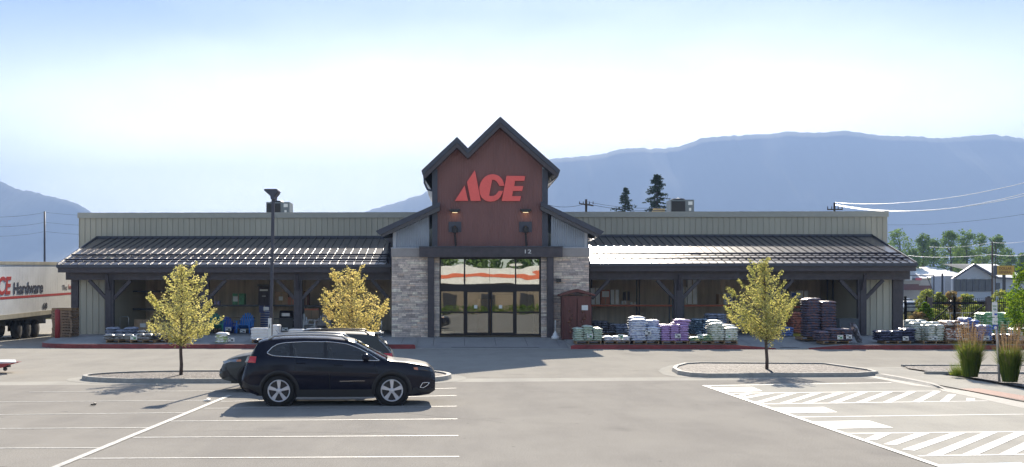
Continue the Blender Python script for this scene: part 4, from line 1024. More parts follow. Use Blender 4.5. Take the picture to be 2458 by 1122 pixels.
# --- box trailer -------------------------------------------------
xs_t = -24.6; tr = thing('semi_trailer', (xs_t-1.3, 63, .12), 'long white box trailer with red stripe and hardware lettering left of the store', 'trailer')
zt0, zt1 = 1.29, 4.445
def tz(z, Y): return z+(Y-59.4)*.0245
m = MB(); y0, y1 = 54.0, 72.0
whitep = mat('trailer_white_sheet', (.90,.90,.88), .5, var=.06, vscale=.8, dirt=.12)
N = 46
for i in range(N):
    a = y0+(y1-y0)*i/N; b = y0+(y1-y0)*(i+1)/N-.018; 
    m.add([(xs_t,a,tz(zt0+.25,a)),(xs_t,b,tz(zt0+.25,b)),(xs_t,b,tz(zt1-.18,b)),(xs_t,a,tz(zt1-.18,a)), (xs_t-.02,a,tz(zt0+.25,a)),(xs_t-.02,b,tz(zt0+.25,b)),(xs_t-.02,b,tz(zt1-.18,b)),(xs_t-.02,a,tz(zt1-.18,a))], [(0,1,2,3),(1,5,6,2),(4,0,3,7)])
m.add([(xs_t-.02,y0,tz(zt0,y0)),(xs_t-.02,y1,tz(zt0,y1)),(xs_t-.02,y1,tz(zt1,y1)),(xs_t-.02,y0,tz(zt1,y0)),(xs_t-2.55,y0,tz(zt0,y0)),(xs_t-2.55,y1,tz(zt0,y1)),(xs_t-2.55,y1,tz(zt1,y1)),(xs_t-2.55,y0,tz(zt1,y0))], [(0,1,2,3),(7,6,5,4),(3,2,6,7),(0,4,5,1),(0,3,7,4),(1,5,6,2)])
m.build('box_body', whitep, tr)
m = MB(); m.bar((xs_t+.0,y0,tz(zt0+.12,y0)),(xs_t+.0,y1,tz(zt0+.12,y1)),.05,.24,up=(0,0,1)); m.bar((xs_t+.0,y0,tz(zt1-.09,y0)),(xs_t+.0,y1,tz(zt1-.09,y1)),.05,.17); m.build('side_rail', mat('cream_rail', (.55,.50,.38), .5, dirt=.2), tr)
m = MB(); za = 2.7-(714-705)/51.2+.0; m.add([(xs_t+.006,y0,tz(2.385,y0)),(xs_t+.006,y1,tz(2.385,y1)),(xs_t+.006,y1,tz(2.52,y1)),(xs_t+.006,y0,tz(2.52,y0))], [(0,1,2,3)]); m.build('red_stripe', M['redink'], tr)
slope = Vector((0, 1, .0235)).normalized()
yy = lambda px: -xs_t*2655/(1100-px)
m = MB(); put_text(m, 'ACE', 1, .01, (xs_t+.012, 57.35, tz(2.625,57.35)), right=slope, bold=.03, shear=.15, height=1.0, width=2.9); m.build('lettering', M['redink'], tr)
m = MB(); put_text(m, 'Hardware', 1, .01, (xs_t+.012, yy(22), tz(2.625,yy(22))), right=slope, bold=.025, height=.66, width=yy(94)-yy(22)); m.build('lettering', mat('navy_ink', (.03,.035,.07), .5), tr)
m = MB(); put_text(m, 'The', 1, .01, (xs_t+.012, yy(141), tz(2.72,yy(141))), right=slope, height=.30, width=.85); m.build('lettering', mat('grey_ink', (.2,.2,.22), .5), tr)
m = MB(); put_text(m, 'helpful place', 1, .01, (xs_t+.012, yy(156.5), tz(2.67,yy(157))), right=slope, height=.36, width=2.6); m.build('lettering', M['redink'], tr)
m = MB(); put_text(m, '68', 1, .01, (xs_t+.012, yy(93), tz(1.65,yy(93))), right=slope, bold=.03, height=.36, width=yy(104)-yy(93)); m.build('lettering', M['ink'], tr)
for k, Y in enumerate((58.5, 61.2, 62.5, 63.8)):
    for s in (0, -2.05):
        if k < 1: continue
        m = MB(); m.smooth = True; m.lathe([(.28,-.13),(.50,-.14),(.52,-.08),(.52,.08),(.50,.14),(.28,.13)], 24, 'X', (xs_t-.22+s, Y+.3, .66)); wq = m.build('wheel', M['rubber'], tr)
        m = MB(); m.lathe([(.27,0),(.26,.03),(.12,.04)], 16, 'X', (xs_t-.10+s, Y+.3, .66)); m.build('rim', M['black'], wq)
m = MB(); m.box(xs_t-1.9, xs_t-.4, 60.4, 66.1, .9, 1.4); m.box(xs_t-1.6, xs_t-.7, 55, 71, 1.15, 1.42); m.build('bogie_frame', M['black'], tr)
# red snow-blade like cart corner at the left edge
c0 = thing('flatbed_cart', (PXx(-40,37.5), 37.5, 0), 'white topped red flatbed cart with a caster at the left edge', 'cart')
pa = P(-60, 866, 37.2); pb = P(20, 866.5, 37.2); pc = P(45, 869, 37.2)
m = MB(); zz = pa.z; m.add([(pa.x-2,36.6,zz),(pb.x,36.6,zz),(pc.x,37.0,zz-.03),(pb.x,37.8,zz),(pa.x-2,37.8,zz),(pa.x-2,36.6,zz-.06),(pb.x,36.6,zz-.06),(pc.x,37.0,zz-.06),(pb.x,37.8,zz-.06),(pa.x-2,37.8,zz-.06)], [(0,1,2,3,4),(9,8,7,6,5),(0,5,6,1),(1,6,7,2),(2,7,8,3),(3,8,9,4),(4,9,5,0)]); m.build('deck', M['white'], c0)
m = MB(); m.prism([(pa.x-2,zz-.063),(pc.x-.02,zz-.063),(pb.x+.05,zz-.2),(pb.x-.3,zz-.24),(pa.x-2,zz-.34)], 36.55, 36.62, 'Y'); m.prism([(pa.x-2,zz-.063),(pc.x-.1,zz-.063),(pb.x-.3,zz-.22),(pa.x-2,zz-.30)], 37.6, 37.75, 'Y'); m.build('frame', mat('cart_red', (.33,.03,.03), .4), c0)
m = MB(); q = P(9, 884, 36.8); m.bar((q.x-.02,36.8,zz-.2),(q.x,36.8,q.z+.05),.08); m.box(q.x-.12,q.x+.2,36.7,36.9,q.z+.03,q.z+.1); m.lathe([(.06,-.04),(.07,0),(.06,.04)], 14, 'Y', (q.x+.05,36.8,q.z-.03)); m.build('caster', M['black'], c0)
m = MB(); m.bar((pa.x-1.2,37.2,.3),(pa.x-1.2,37.2,zz-.1),.1); m.lathe([(.28,-.08),(.3,0),(.28,.08)], 20, 'Y', (pa.x-1.2,37.2,.30)); m.build('wheel', M['rubber'], c0)
# --- lamp post in the left island ---------------------------------
YL = 35.6; bx = PXx(648.5, YL)
lp = thing('lamp_post', (bx, YL, .1), 'tall slim dark parking lot lamp post with one flared head', 'lamp post')
tx = PXx(656, YL)
zt_ = P(656, 463, YL).z
m = MB(); m.bar((bx,YL,.1),(tx,YL,zt_-.15),.095,.095,up=(0,1,0)); m.build('pole', M['darkmetal'], lp)
m = MB(); m.lathe([(.22,.1),(.22,.45),(.17,.5),(.1,.52)], 16, 'Z', (bx,YL,0)); m.build('base', M['kerb'], lp)
m = MB(); m.prism([(P(637,457,YL).x,zt_+.10),(P(668,457,YL).x,zt_+.10),(P(671,461,YL).x,zt_+.03),(P(668,467,YL).x,zt_-.05),(P(662,474,YL).x,zt_-.14),(P(662,480,YL).x,zt_-.24),(P(653.5,480,YL).x,zt_-.24),(P(652,472,YL).x,zt_-.13),(P(637,460,YL).x,zt_+.05)], YL-.28, YL+.28, 'Y'); m.build('lamp_head', M['darkmetal'], lp, bevel=.02)
m = MB(); m.box(P(642,457,YL).x, P(652,457,YL).x, YL-.2, YL+.2, zt_-.02, zt_+.0); m.build('lamp_lens', M['steel'], lp)
# sign seen edge-on next to the lamp post
sp_ = thing('parking_sign', (PXx(650,34.6), 34.6, .1), 'narrow pale parking sign in front of the tall lamp post', 'sign')
m = MB(); p0 = P(646,764,34.6); p1 = P(656,812,34.6); m.box(p0.x, p0.x+.10, 34.4, 34.44, p1.z, p0.z); m.box(p0.x+.02,p0.x+.08,34.39,34.396,p0.z-.12,p0.z-.04); m.build('sign_plate', M['paper'], sp_)
m = MB(); m.box(p0.x+.02, p0.x+.075, 34.445, 34.5, .1, p0.z+.03); m.build('post', M['dark'], sp_)
m = MB(); m.cur=0; put_text(m, 'i', .1, .004, (p0.x+.03, 34.395, p0.z-.3), height=.12, width=.03); m.build('lettering', M['ink'], sp_)
# ================================================================ GOODS UNDER THE CANOPY AND ALONG THE KERB
def pallet_mesh(name, w=1.2, d=1.0, m=None):
    q = MB()
    for k in range(7): y = -d/2+.05+(d-.1)*k/6; q.box(-w/2, w/2, y-.045, y+.045, .12, .14)
    for k in range(3): x = (-w/2+.03, 0, w/2-.03)[k]; q.box(x-.025, x+.025, -d/2, d/2, .02, .118)
    for k in range(3): y = (-d/2+.05, 0, d/2-.05)[k]; q.box(-w/2, w/2, y-.045, y+.045, 0, .018)
    return q.build(name, m or M['wood'])
PAL = {}
def pallet(x, y, z, label, rz=0, m='wood', group='pallets under the stacked bags', w=1.2):
    key = (m, w)
    if key not in PAL: o = pallet_mesh('pallet', w, 1.0, M[m]); PAL[key] = o
    else: o = PAL[key].copy(); COL.objects.link(o)
    o.location = (x, y, z); o.rotation_euler = (0, 0, rz); return tag(o, label, 'pallet', group)
def bag_mesh(w, d, h, seed, mt):
    rnd = random.Random(seed); q = MB(); q.smooth = True; nu, nv = 14, 10
    def pt(i, j, s):
        u, v = -1+2*i/nu, -1+2*j/nv
        pu, pv = 1-abs(u)**4, 1-abs(v)**4
        z = s*h/2*(max(pu, 0)**.5)*(max(pv, 0)**.5)
        k = 1-.05*(abs(u)**2)*(abs(v)**2)+.02*mnoise.noise(Vector((u*2, v*2, seed)))
        nz_ = .018*mnoise.noise(Vector((u*2.2+seed, v*2.2, s*2.0+seed*1.7)))*min(1, 2*pu)*min(1, 2*pv)
        droop = -.012*(abs(u)**3)
        return (u*w/2*k, v*d/2*k, z+nz_+droop+h/2)
    for s in (1, -1):
        vs = [pt(i, j, s) for i in range(nu+1) for j in range(nv+1)]
        fs = [(i*(nv+1)+j, (i+1)*(nv+1)+j, (i+1)*(nv+1)+j+1, i*(nv+1)+j+1)[::s] for i in range(nu) for j in range(nv)]
        q.add(vs, fs)
    # crimped end seams
    for s in (1, -1): q.add([(s*w/2*.97, -d*.42, h*.44), (s*(w/2+.03), -d*.40, h*.40), (s*(w/2+.03), d*.40, h*.42), (s*w/2*.97, d*.42, h*.44)], [(0,1,2,3)])
    return q.build('bag', mt)
def card(px, py, Y, label, w=.27, h=.20, mt='paper'):
    p = P(px, py, Y); o = thing('price_card', tuple(p), label, 'sign', 'white price cards on the stacks')
    m = MB(); m.cbox(tuple(p), (w, .006, h), rz=random.uniform(-.06,.06)); m.build('board', M[mt], o)
    m = MB()
    m.box(p.x-w*.38, p.x-w*.05, p.y-.013, p.y-.012, p.z+h*.14, p.z+h*.32); m.box(p.x-w*.05, p.x+w*.33, p.y-.013, p.y-.012, p.z-h*.25, p.z+.02); m.box(p.x-w*.4, p.x+w*.4, p.y-.013, p.y-.012, p.z-h*.42, p.z-h*.36)
    m.build('print', M['ink' if random.random() < .5 else 'greenink'], o); return o
bag_no = [0]; HID = []
def stack(px0, px1, Yf, cols, mt, label, group, h=.115, deep=2, pal=True, name='bag', jitter=.02, zb=None, plabel=None, solo=True, extra_top=None, lay_shift=0, pm='wood'):
    x0, x1 = PXx(px0, Yf), PXx(px1, Yf); xc = (x0+x1)/2
    zg = (sz(xc, Yf+.4)+.004 if zb is None else zb)
    if pal: pallet(xc, Yf+.55, zg, plabel or 'pallet under the '+group, m=pm, w=1.2); zg += .14
    n = len(cols); w = (x1-x0)/n; d = 1.05/deep
    mts = mt if isinstance(mt, list) else [mt]
    protos = [bag_mesh(w*1.06, d*1.08, h*1.12, 11+bag_no[0]*3+k, mts[k % len(mts)]) for k in range(max(3, len(mts)))]
    bag_no[0] += 1; used = set()
    for c, lay in enumerate(cols):
        for r_ in range(deep):
            L_ = lay if not isinstance(lay, tuple) else lay[r_]
            for k in range(L_):
                if r_ > 0 and 0 < c < n-1 and k < L_-1: continue
                q = random.randrange(len(protos)); loc_ = (x0+w*(c+.5)+random.uniform(-jitter, jitter), Yf+.03+d*(r_+.5)+random.uniform(-jitter, jitter)*.8, zg+k*h*.97+random.uniform(-.004,.004))
                rot_ = (random.uniform(-.025,.025), random.uniform(-.03,.03), random.uniform(-.05,.05)+(math.pi if random.random() < .5 else 0))
                if r_ > 0 or not solo:
                    mm_ = Matrix.Translation(loc_) @ Matrix.Rotation(rot_[2], 4, 'Z') @ Matrix.Rotation(rot_[1], 4, 'Y')
                    HID.append((protos[q].data, mm_)); continue
                if q in used: o = protos[q].copy(); COL.objects.link(o)
                else: o = protos[q]; used.add(q)
                o.name = name
                o.location = loc_; o.rotation_euler = rot_
                tag(o, label.strip(), 'bag', group)
    for q in range(len(protos)):
        if q not in used: bpy.data.objects.remove(protos[q])
    return zg
def lb(s): return s
BM = dict(
 lgreen=bag_mat('pale_green_bag', (0.593,0.666,0.556), (0.396,0.539,0.420), .35), lilacw=bag_mat('lilac_white_bag', (0.880,0.880,0.880), (0.613,0.613,0.778), .3),
 bluew=bag_mat('blue_white_bag', (0.745,0.781,0.852), (0.362,0.408,0.600), .38), purple=bag_mat('purple_bag', (0.575,0.410,0.667), (0.434,0.279,0.553), .45),
 dgreen=bag_mat('green_yellow_bag', (0.221,0.364,0.245), (0.705,0.705,0.338), .35), teal=bag_mat('dark_teal_bag', (0.095,0.143,0.190), (0.446,0.541,0.613), .35),
 gwhite=bag_mat('white_green_bag', (0.824,0.843,0.769), (0.401,0.449,0.330), .38), navyred=bag_mat('navy_red_bag', (.11,.115,.17), (.26,.14,.13), .5),
 navy=bag_mat('navy_bag', (0.060,0.065,0.110), (0.127,0.138,0.233), .4, rough=.25), wgrey=bag_mat('white_grey_bag', (0.757,0.766,0.711), (0.307,0.379,0.284), .3),
 orangew=bag_mat('orange_black_bag', (0.820,0.802,0.774), (0.469,0.222,0.139), .55), blackor=bag_mat('black_orange_bag', (0.069,0.064,0.058), (0.529,0.262,0.161), .45),
 blue=bag_mat('blue_bag', (0.159,0.241,0.526), (0.538,0.603,0.768), .35), greenb=bag_mat('green_bag', (0.145,0.371,0.157), (0.702,0.794,0.657), .35),
 silver=bag_mat('shiny_grey_bag', (0.366,0.366,0.342), (0.145,0.145,0.156), .5, rough=.22), dark=bag_mat('dark_bag', (0.083,0.083,0.095), (0.278,0.290,0.350), .4, rough=.3),
 white=bag_mat('white_bag', (0.880,0.880,0.880), (0.631,0.648,0.631), .2), oliv=bag_mat('white_olive_bag', (0.875,0.875,0.841), (0.458,0.553,0.256), .55),
 orangeb=bag_mat('orange_bag', (0.510,0.206,0.140), (0.171,0.099,0.087), .4), greyb=bag_mat('grey_blue_bag', (0.214,0.237,0.309), (0.444,0.472,0.536), .35))
YF = 51.75
# right-hand kerb row
stack(1380, 1446, YF, [6, 7, 6], BM['lgreen'], 'pale green bag in the stack beside the brown cabinet', 'pale green bags beside the cabinet', h=.105)
stack(1450, 1513, YF, [2, 2, 2], BM['lilacw'], 'white and lilac bag in the low stack between pale green and blue white stacks', 'low white and lilac bags')
stack(1516, 1553, YF, [(9, 10)], BM['bluew'], 'blue white bag in the taller left column of its stack', 'tall column of blue white bags', pal=False, zb=sz(20,52.3)+.15, h=.115)
stack(1553, 1587, YF, [(6, 9)], BM['bluew'], 'blue white bag in the stepped right column of its stack', 'stepped column of blue white bags', pal=False, zb=sz(20,52.3)+.15, h=.11)
pallet(PXx(1552, YF), YF+.55, sz(20,52.3)+.004, 'pallet under the blue white bags')
stack(1588, 1654, YF, [7, 7, 7], BM['purple'], 'purple bag in the stack right of the blue white bags', 'purple bags on one pallet', h=.112)
zq = sz(20,52.3)+.15+7*.109
for k, (px, sh) in enumerate(((1630, .0), (1634, .02))):
    o = bag_mesh(.85-.1*k, .5, .13, 90+k, BM['purple']); o.location = (PXx(px, 52.4), YF+.35, zq+.125*k); o.rotation_euler = (0, .06, .15*k); tag(o, ('flat purple bag lying across the purple stack' if k == 0 else 'topmost crumpled purple bag on the purple stack'), 'bag')
stack(1657, 1712, YF, [2, 3], BM['dgreen'], 'dark green and yellow bag on the low pallet right of the purple stack', 'low green and yellow bags', h=.10)
stack(1707, 1740, YF, [(8, 9)], BM['gwhite'], 'white and green bag in the left column of the stack nearest the green tree', 'left column of white green bags', pal=False, zb=sz(20,52.3)+.15, h=.108)
stack(1741, 1773, YF, [(6, 7)], BM['gwhite'], 'white and green bag in the lower right column of the stack nearest the green tree', 'right column of white green bags', pal=False, zb=sz(20,52.3)+.15, h=.108)
pallet(PXx(1740, YF), YF+.55, sz(20,52.3)+.004, 'pallet under the white and green bags')
for px, py, nm in ((1416,807,'pale green stack'),(1490,808,'low lilac and white stack'),(1556,799,'blue white stack'),(1627,807,'purple stack'),(1681,808,'low green and yellow stack'),(1749,807,'white and green stack')):
    card(px, py, YF-.03, 'small white price card on the front of the '+nm)
# second row behind it
Y2 = 56.9
stack(1425, 1478, Y2, [5, 5, 4], BM['dark'], 'dark bag in the back row behind the pale green stack', 'dark bags behind the pale green stack', solo=False, h=.13, zb=.505)
stack(1478, 1516, Y2, [(3, 4), (3, 4)], BM['greyb'], 'grey blue bag in the back row behind the lilac and white bags', 'grey blue bags in the back row', solo=False, h=.12, zb=.505)
stack(1668, 1706, 55.4, [7, 7], BM['teal'], 'dark teal bag in the stack behind the low green bags', 'dark teal bags behind the low green bags', h=.115, zb=.505)
stack(1700, 1745, Y2, [8, 8], BM['greyb'], 'grey blue bag in the tall back stack behind the white and green bags', 'tall grey blue stack at the back', solo=False, h=.13, zb=.505)
stack(1640, 1666, Y2, [5], BM['teal'], 'dark teal bag in the narrow back stack behind the purple bags', 'narrow dark teal stack', solo=False, h=.12, zb=.505, pal=False)
stack(1884, 1906, Y2, [4], BM['blue'], 'blue bag in the small pile right of the green tree crown', 'small blue pile behind the tree', h=.12, zb=.505, pm='oldwood', pal=False)
stack(1900, 1936, 57.2, [9], BM['orangeb'], 'orange brown bag in the shaded stack left of the tall navy stack', 'orange bags in the shade', h=.125, zb=.645, pal=False)
bp_ = MB(); a = PXx(1908,57); bp_.box(a-.4, a+.6, 57.1, 58.2, .51, .64); tag(bp_.build('yellow_pallet', mat('yellow_pallet', (.40,.33,.05), .6)), 'dull yellow pallet under the orange brown bags', 'pallet')
# tall navy stack and low one in front
stack(1937, 1972, 53.6, [15], BM['navyred'], 'navy and red bag in the left column of the tallest stack', 'tall left column of navy red bags', h=.128, zb=.46)
stack(1972, 2009, 53.6, [15], BM['navyred'], 'navy and red bag in the right column of the tallest stack', 'tall right column of navy red bags', h=.128, zb=.46, pal=False)
stack(1968, 2048, 52.1, [4, 5, 5], BM['navyred'], 'navy and red bag in the low stack in front of the tallest stack', 'low navy red bags', h=.118)
card(2017, 810, 52.05, 'white price card left of its neighbour on the low navy stack', mt='white'); card(2038, 809, 52.05, 'green edged price card on the right of the low navy stack')
o = bag_mesh(.95, .5, .14, 77, BM['dark']); o.location = (PXx(2052,52.3), 52.3, .84); o.rotation_euler = (0, R(68), .2); tag(o, 'dark bag slumped upright against the right side of the low navy stack', 'bag')
o = thing('grey_bin', (PXx(2033,57.5), 57.5, .505), 'pale grey low box in the shade behind the low navy stack', 'box'); m = MB(); x = PXx(2033,57.5); m.box(x-.48, x+.48, 57.2, 57.9, .51, 1.36); m.box(x-.5, x+.5, 57.18, 57.92, 1.363, 1.41); m.build('crate', mat('dull_grey', (.10,.11,.12), .6), o)
# right end row beyond the post
stack(2114, 2200, 52.0, [4, 4, 5], BM['navy'], 'glossy navy bag in the low pile at the right corner post', 'glossy navy bags at the corner post', h=.12)
stack(2192, 2236, 52.5, [(8, 9), (7, 9)], BM['wgrey'], 'white grey bag in the left half of the stack right of the navy pile', 'left half of the white grey bags', h=.112, pal=False, zb=.47)
stack(2230, 2268, 52.0, [(7, 8), (7, 8)], BM['wgrey'], 'white grey bag in the right half of the stack right of the navy pile', 'right half of the white grey bags', h=.112)
stack(2272, 2330, 52.2, [8, 8, 7], [BM['orangew'], BM['blackor']], 'white bag with orange and black print between white grey and blue stacks', 'orange printed bags', h=.118)
stack(2322, 2352, 52.6, [9, 8], BM['blue'], 'blue bag in the taller stack behind the left ornamental grass', 'taller blue stack', h=.118)
stack(2350, 2384, 52.0, [6, 6], BM['blue'], 'blue bag in the lower stack left of the accessible parking sign', 'lower blue stack', h=.125)
stack(2362, 2442, 54.2, [9, 9, 9], BM['greenb'], 'green bag in the stack behind the accessible parking sign', 'green bags behind the sign', h=.13, zb=.49)
stack(2386, 2442, 52.0, [3, 3, 3], BM['dark'], 'dark bag in the low pile behind the right ornamental grass', 'dark bags behind the right grass', h=.11)
stack(2444, 2500, 52.0, [5, 5], BM['wgrey'], 'white grey bag in the stack at the right edge under the tree', 'white grey bags at the right edge', h=.12)
for px, py, nm in ((2174,813,'glossy navy pile'),(2243,812,'white grey stack'),(2368,812,'lower blue stack')): card(px, py, 51.97, 'small white price card on the front of the '+nm)
# left-hand kerb row
stack(247, 320, 52.1, [2, 2, 2], BM['silver'], 'shiny grey bag in the low front pile at the left bay', 'shiny grey bags in the left bay', h=.13)
stack(252, 318, 53.4, [4, 3, 4], BM['greyb'], 'grey blue bag piled behind the shiny grey bags', 'grey blue bags behind the shiny ones', h=.12)
stack(322, 362, 52.0, [(2,3), (2,3)], BM['silver'], 'shiny grey bag in the pile right of the left price card', 'shiny grey bags right of the card', h=.15, jitter=.05)
stack(364, 428, 52.3, [2, 2, 2], BM['dark'], 'dark bag in the low pile behind the left tree trunk', 'dark bags behind the left trunk', h=.15)
stack(440, 462, 52.6, [3], BM['white'], 'white bag beside the trunk of the left tree', 'white bags at the left trunk', h=.11, pal=False, zb=.36)
for px, py, nm in ((321,811,'shiny grey piles'),(415,813,'dark bags at the left tree')): card(px, py, 51.97, 'blank white card on a stake before the '+nm, w=.32)
zb_ = sz(-10, 52.3)+.005
protos = None
for k in range(4):
    o = bag_mesh(.62, .42, .135, 60+k, BM['oliv'] if k < 3 else BM['white']); o.location = (PXx(530,52.1)+.05*(k % 2), 52.3, zb_+k*.125); o.rotation_euler = (0, random.uniform(-.05,.05), random.uniform(-.1,.1))
    tag(o, ('olive and white bag in the small pile alone on the kerb walk' if k < 3 else 'plain white bag topping the small olive and white pile'), 'bag', 'olive and white bags' if k < 3 else None)
card(555, 816, 52.2, 'white card standing right of the small olive and white pile', w=.30)
# white shrink-wrapped pallet behind the car roof
wm = mat('shrink_wrap', (.70,.70,.70), .25, var=.06, bump=.6, bscale=6)
def wrapped(px0, px1, Y, h1, label, steps):
    x0, x1 = PXx(px0, Y), PXx(px1, Y); zb2 = sz((x0+x1)/2, Y+.4)+.004
    pallet((x0+x1)/2, Y+.5, zb2, 'pallet under the '+label)
    for k, (a, b, h) in enumerate(steps):
        xa, xb = x0+(x1-x0)*a, x0+(x1-x0)*b; n = max(2, int(h/.13)); 
        o = thing('wrapped_stack', ((xa+xb)/2, Y+.5, zb2+.14), label+(' left part' if k == 0 else ' raised right part'), 'wrapped goods')
        m = MB(); m.smooth = True; nz_ = n*4; ring = []; pts2 = []
        for c_ in range(28):
            t = 2*math.pi*c_/28; cc, ss = math.cos(t), math.sin(t); r_ = (abs(cc)**6+abs(ss)**6)**(-1/6); pts2.append((cc*r_, ss*r_))
        vs = []
        for i in range(nz_+1):
            zz = zb2+.145+h*i/nz_; ph = (i % 4)/4; bul = 1-.05*(1 if i % 4 == 0 else 0)-(.12 if i == nz_ else 0)
            for c_, (u, v) in enumerate(pts2):
                nn = 1+.04*mnoise.noise(Vector((u*2, v*2, zz*5)))
                vs.append(((xa+xb)/2+u*(xb-xa)/2*bul*nn, Y+.5+v*.5*bul*nn, zz))
        m.add(vs, [(i*28+c_, i*28+(c_+1) % 28, (i+1)*28+(c_+1) % 28, (i+1)*28+c_) for i in range(nz_) for c_ in range(28)]+[tuple(range(nz_*28, nz_*28+28))])
        m.build('shrink_wrap', wm, o)
wrapped(600, 669, 52.2, .6, 'white wrapped pallet load beside the lamp post', [(0, .68, .56), (.69, 1, .70)])
wrapped(690, 772, 52.6, .5, 'white wrapped pallet load behind the black suv roof', [(0, .5, .47), (.51, 1, .50)])
# the further bags of every stack, hardly seen one by one
hb = MB(); hm_ = []
for me_, mx_ in HID:
    if me_.materials[0] not in hm_: hm_.append(me_.materials[0])
    hb.cur = hm_.index(me_.materials[0]); hb.smooth = True; hb.add([mx_ @ v.co for v in me_.vertices], [tuple(p_.vertices) for p_ in me_.polygons])
tag(hb.build('stacked_bags', hm_), 'further bags filling the rear rows of the pallet stacks', 'bags', kind='stuff')
# ---------- red kerb-side cabinet, white post
sh = thing('storage_cabinet', (PXx(1384,54.9), 54.9, .50), 'dark red carved wooden cabinet shed against the right stone pier', 'cabinet')
Yq = 54.4; A = lambda px: PXx(px, Yq); Zq = lambda py: PZ(py, Yq); zb3 = sz(6, Yq)
m = MB(); m.box(A(1350), A(1420), Yq+.04, Yq+1.0, zb3, Zq(711)); m.build('cabinet_body', M['redwood'], sh)
m = MB(); m.prism([(A(1343),Zq(711)),(A(1343),Zq(707)),(A(1362),Zq(700)),(A(1385),Zq(694)),(A(1408),Zq(700)),(A(1428),Zq(707)),(A(1428),Zq(711)),(A(1405),Zq(706)),(A(1385),Zq(701)),(A(1365),Zq(706))], Yq-.12, Yq+1.1, 'Y'); m.build('gable_roof', M['redwood'], sh)
for a, b in ((1354, 1384), (1386, 1416)):
    m = MB(); m.box(A(a), A(b), Yq-.02, Yq+.035, zb3+.08, Zq(715)); 
    for k in range(5): xx = A(a)+(A(b)-A(a))*(k+.5)/5; m.box(xx-.05, xx+.05, Yq-.035, Yq-.021, zb3+.14, Zq(720))
    d = m.build('door', M['redwood'], sh)
    m = MB(); m.smooth = True; cx = (A(a)+A(b))/2
    for k in range(7): m.lathe([(.02,.0),(.07+.02*math.sin(k*2.1),-.02),(.03,-.035)], 8, 'Y', (cx+.08*math.sin(k*1.7), Yq-.035, zb3+.35+k*.17))
    m.build('carved_relief', mat('carved_wood', (.17,.07,.04), .6, var=.3), d)
m = MB(); m.box(A(1396), A(1411), Yq-.045, Yq-.04, Zq(745), Zq(733)); m.build('paper_notice', M['paper'], sh)
m = MB(); m.box(A(1347), A(1423), Yq-.05, Yq+.02, zb3, zb3+.075); m.build('plinth', M['redwood'], sh)
up = thing('white_post', (PXx(1333,54.7), 54.7, .49), 'slim white post with a heavy moulded base before the right pier', 'post')
x = PXx(1333,54.7); zb4 = sz(4, 54.7)
m = MB(); m.smooth = True; m.lathe([(.20,0),(.20,.13),(.17,.16),(.13,.20),(.11,.30),(.05,.36),(.035,.42)], 20, 'Z', (x,54.7,zb4)); m.build('base', M['white'], up)
m = MB(); m.smooth = True; m.lathe([(.034,.40),(.03,.85),(.045,.88),(.02,.95)], 12, 'Z', (x,54.7,zb4)); m.build('shaft', M['white'], up)
# ---------- storage racks
def rack(px0, px1, Y, pys, label, colr='orange', ups=None):
    x0, x1 = PXx(px0, Y), PXx(px1, Y); o = thing('storage_rack', ((x0+x1)/2, Y+.5, .505), label, 'rack')
    top = max(PZ(py, Y) for py in pys)+.1
    for x in (x0, x1):
        for y in (Y+.05, Y+1.0): m = MB(); m.box(x-.04, x+.04, y-.03, y+.03, .505, max(top, 2.6)); m.build('upright', M['darkmetal'], o)
    for py in pys:
        z = PZ(py, Y)
        m = MB(); m.box(x0+.045, x1-.045, Y, Y+.045, z-.05, z+.05); m.build('beam', M[colr], o)
        m = MB(); m.box(x0+.045, x1-.045, Y+.05, Y+1.0, z+.0, z+.03); m.build('shelf', M['oldwood'], o)
    return o
YR = 63.6
rack(1417, 1615, YR, [734], 'orange beamed shelf rack between the brown cabinet and the middle post'); rack(1641, 1762, YR, [734], 'orange beamed shelf rack right of the middle post')
rack(1890, 2000, YR, [737, 659], 'tall orange rack behind the tallest bag stack')
rack(1420, 1535, YR+1.3, [659], 'upper orange rack close to the stone pier')
rack(305, 480, YR, [743, 700], 'dark shelf rack in the shaded left bay', 'darkmetal'); rack(502, 712, YR, [734], 'dark shelf rack over the coloured chairs', 'darkmetal'); rack(728, 815, YR, [735], 'dark shelf rack left of the golden tree', 'darkmetal')
# boxes & things standing about
def carton(px0, px1, py0, py1, Y, label, mt, name='carton', panel=None, depth=.6, cat='box', group=None):
    x0, x1 = PXx(px0, Y), PXx(px1, Y); z1, z0 = PZ(py0, Y), PZ(py1, Y)
    o = thing(name, ((x0+x1)/2, Y+depth/2, z0), label, cat, group)
    m = MB(); m.box(x0, x1, Y, Y+depth, z0, z1); m.build('box', mt, o)
    m = MB(); m.box((x0+x1)/2-.03, (x0+x1)/2+.03, Y-.003, Y-.001, z0+.01, z1-.005); m.box(x0+.01, x1-.01, Y+depth/2-.03, Y+depth/2+.03, z1+.001, z1+.003); m.build('tape', mat('tape', tuple(min(1, c*1.3+.02) for c in (.25,.18,.11)), .4) if 'tapem' not in globals() else tapem, o)
    if panel: 
        a, b, c, d, pm = panel; m = MB(); m.box(x0+(x1-x0)*a, x0+(x1-x0)*b, Y-.008, Y-.004, z0+(z1-z0)*c, z0+(z1-z0)*d); m.build('printed_label', M[pm], o)
    return o
tapem = mat('packing_tape', (.32,.24,.15), .4)
gx = mat('green_box', (.10,.30,.16), .6, var=.3, vscale=6); wx = mat('white_box', (.75,.75,.74), .6, var=.08); dk = mat('dark_box', (.06,.05,.07), .6, var=.2)
carton(558, 586, 705, 732.5, YR+.1, 'green carton with white print on the shelf over the blue chairs', gx, panel=(.05,.45,.3,.75,'paper'))
carton(659, 691, 701, 733, YR+.1, 'brown carton with a white label right of the lamp pole', M['carton'], panel=(.32,.62,.35,.65,'paper'))
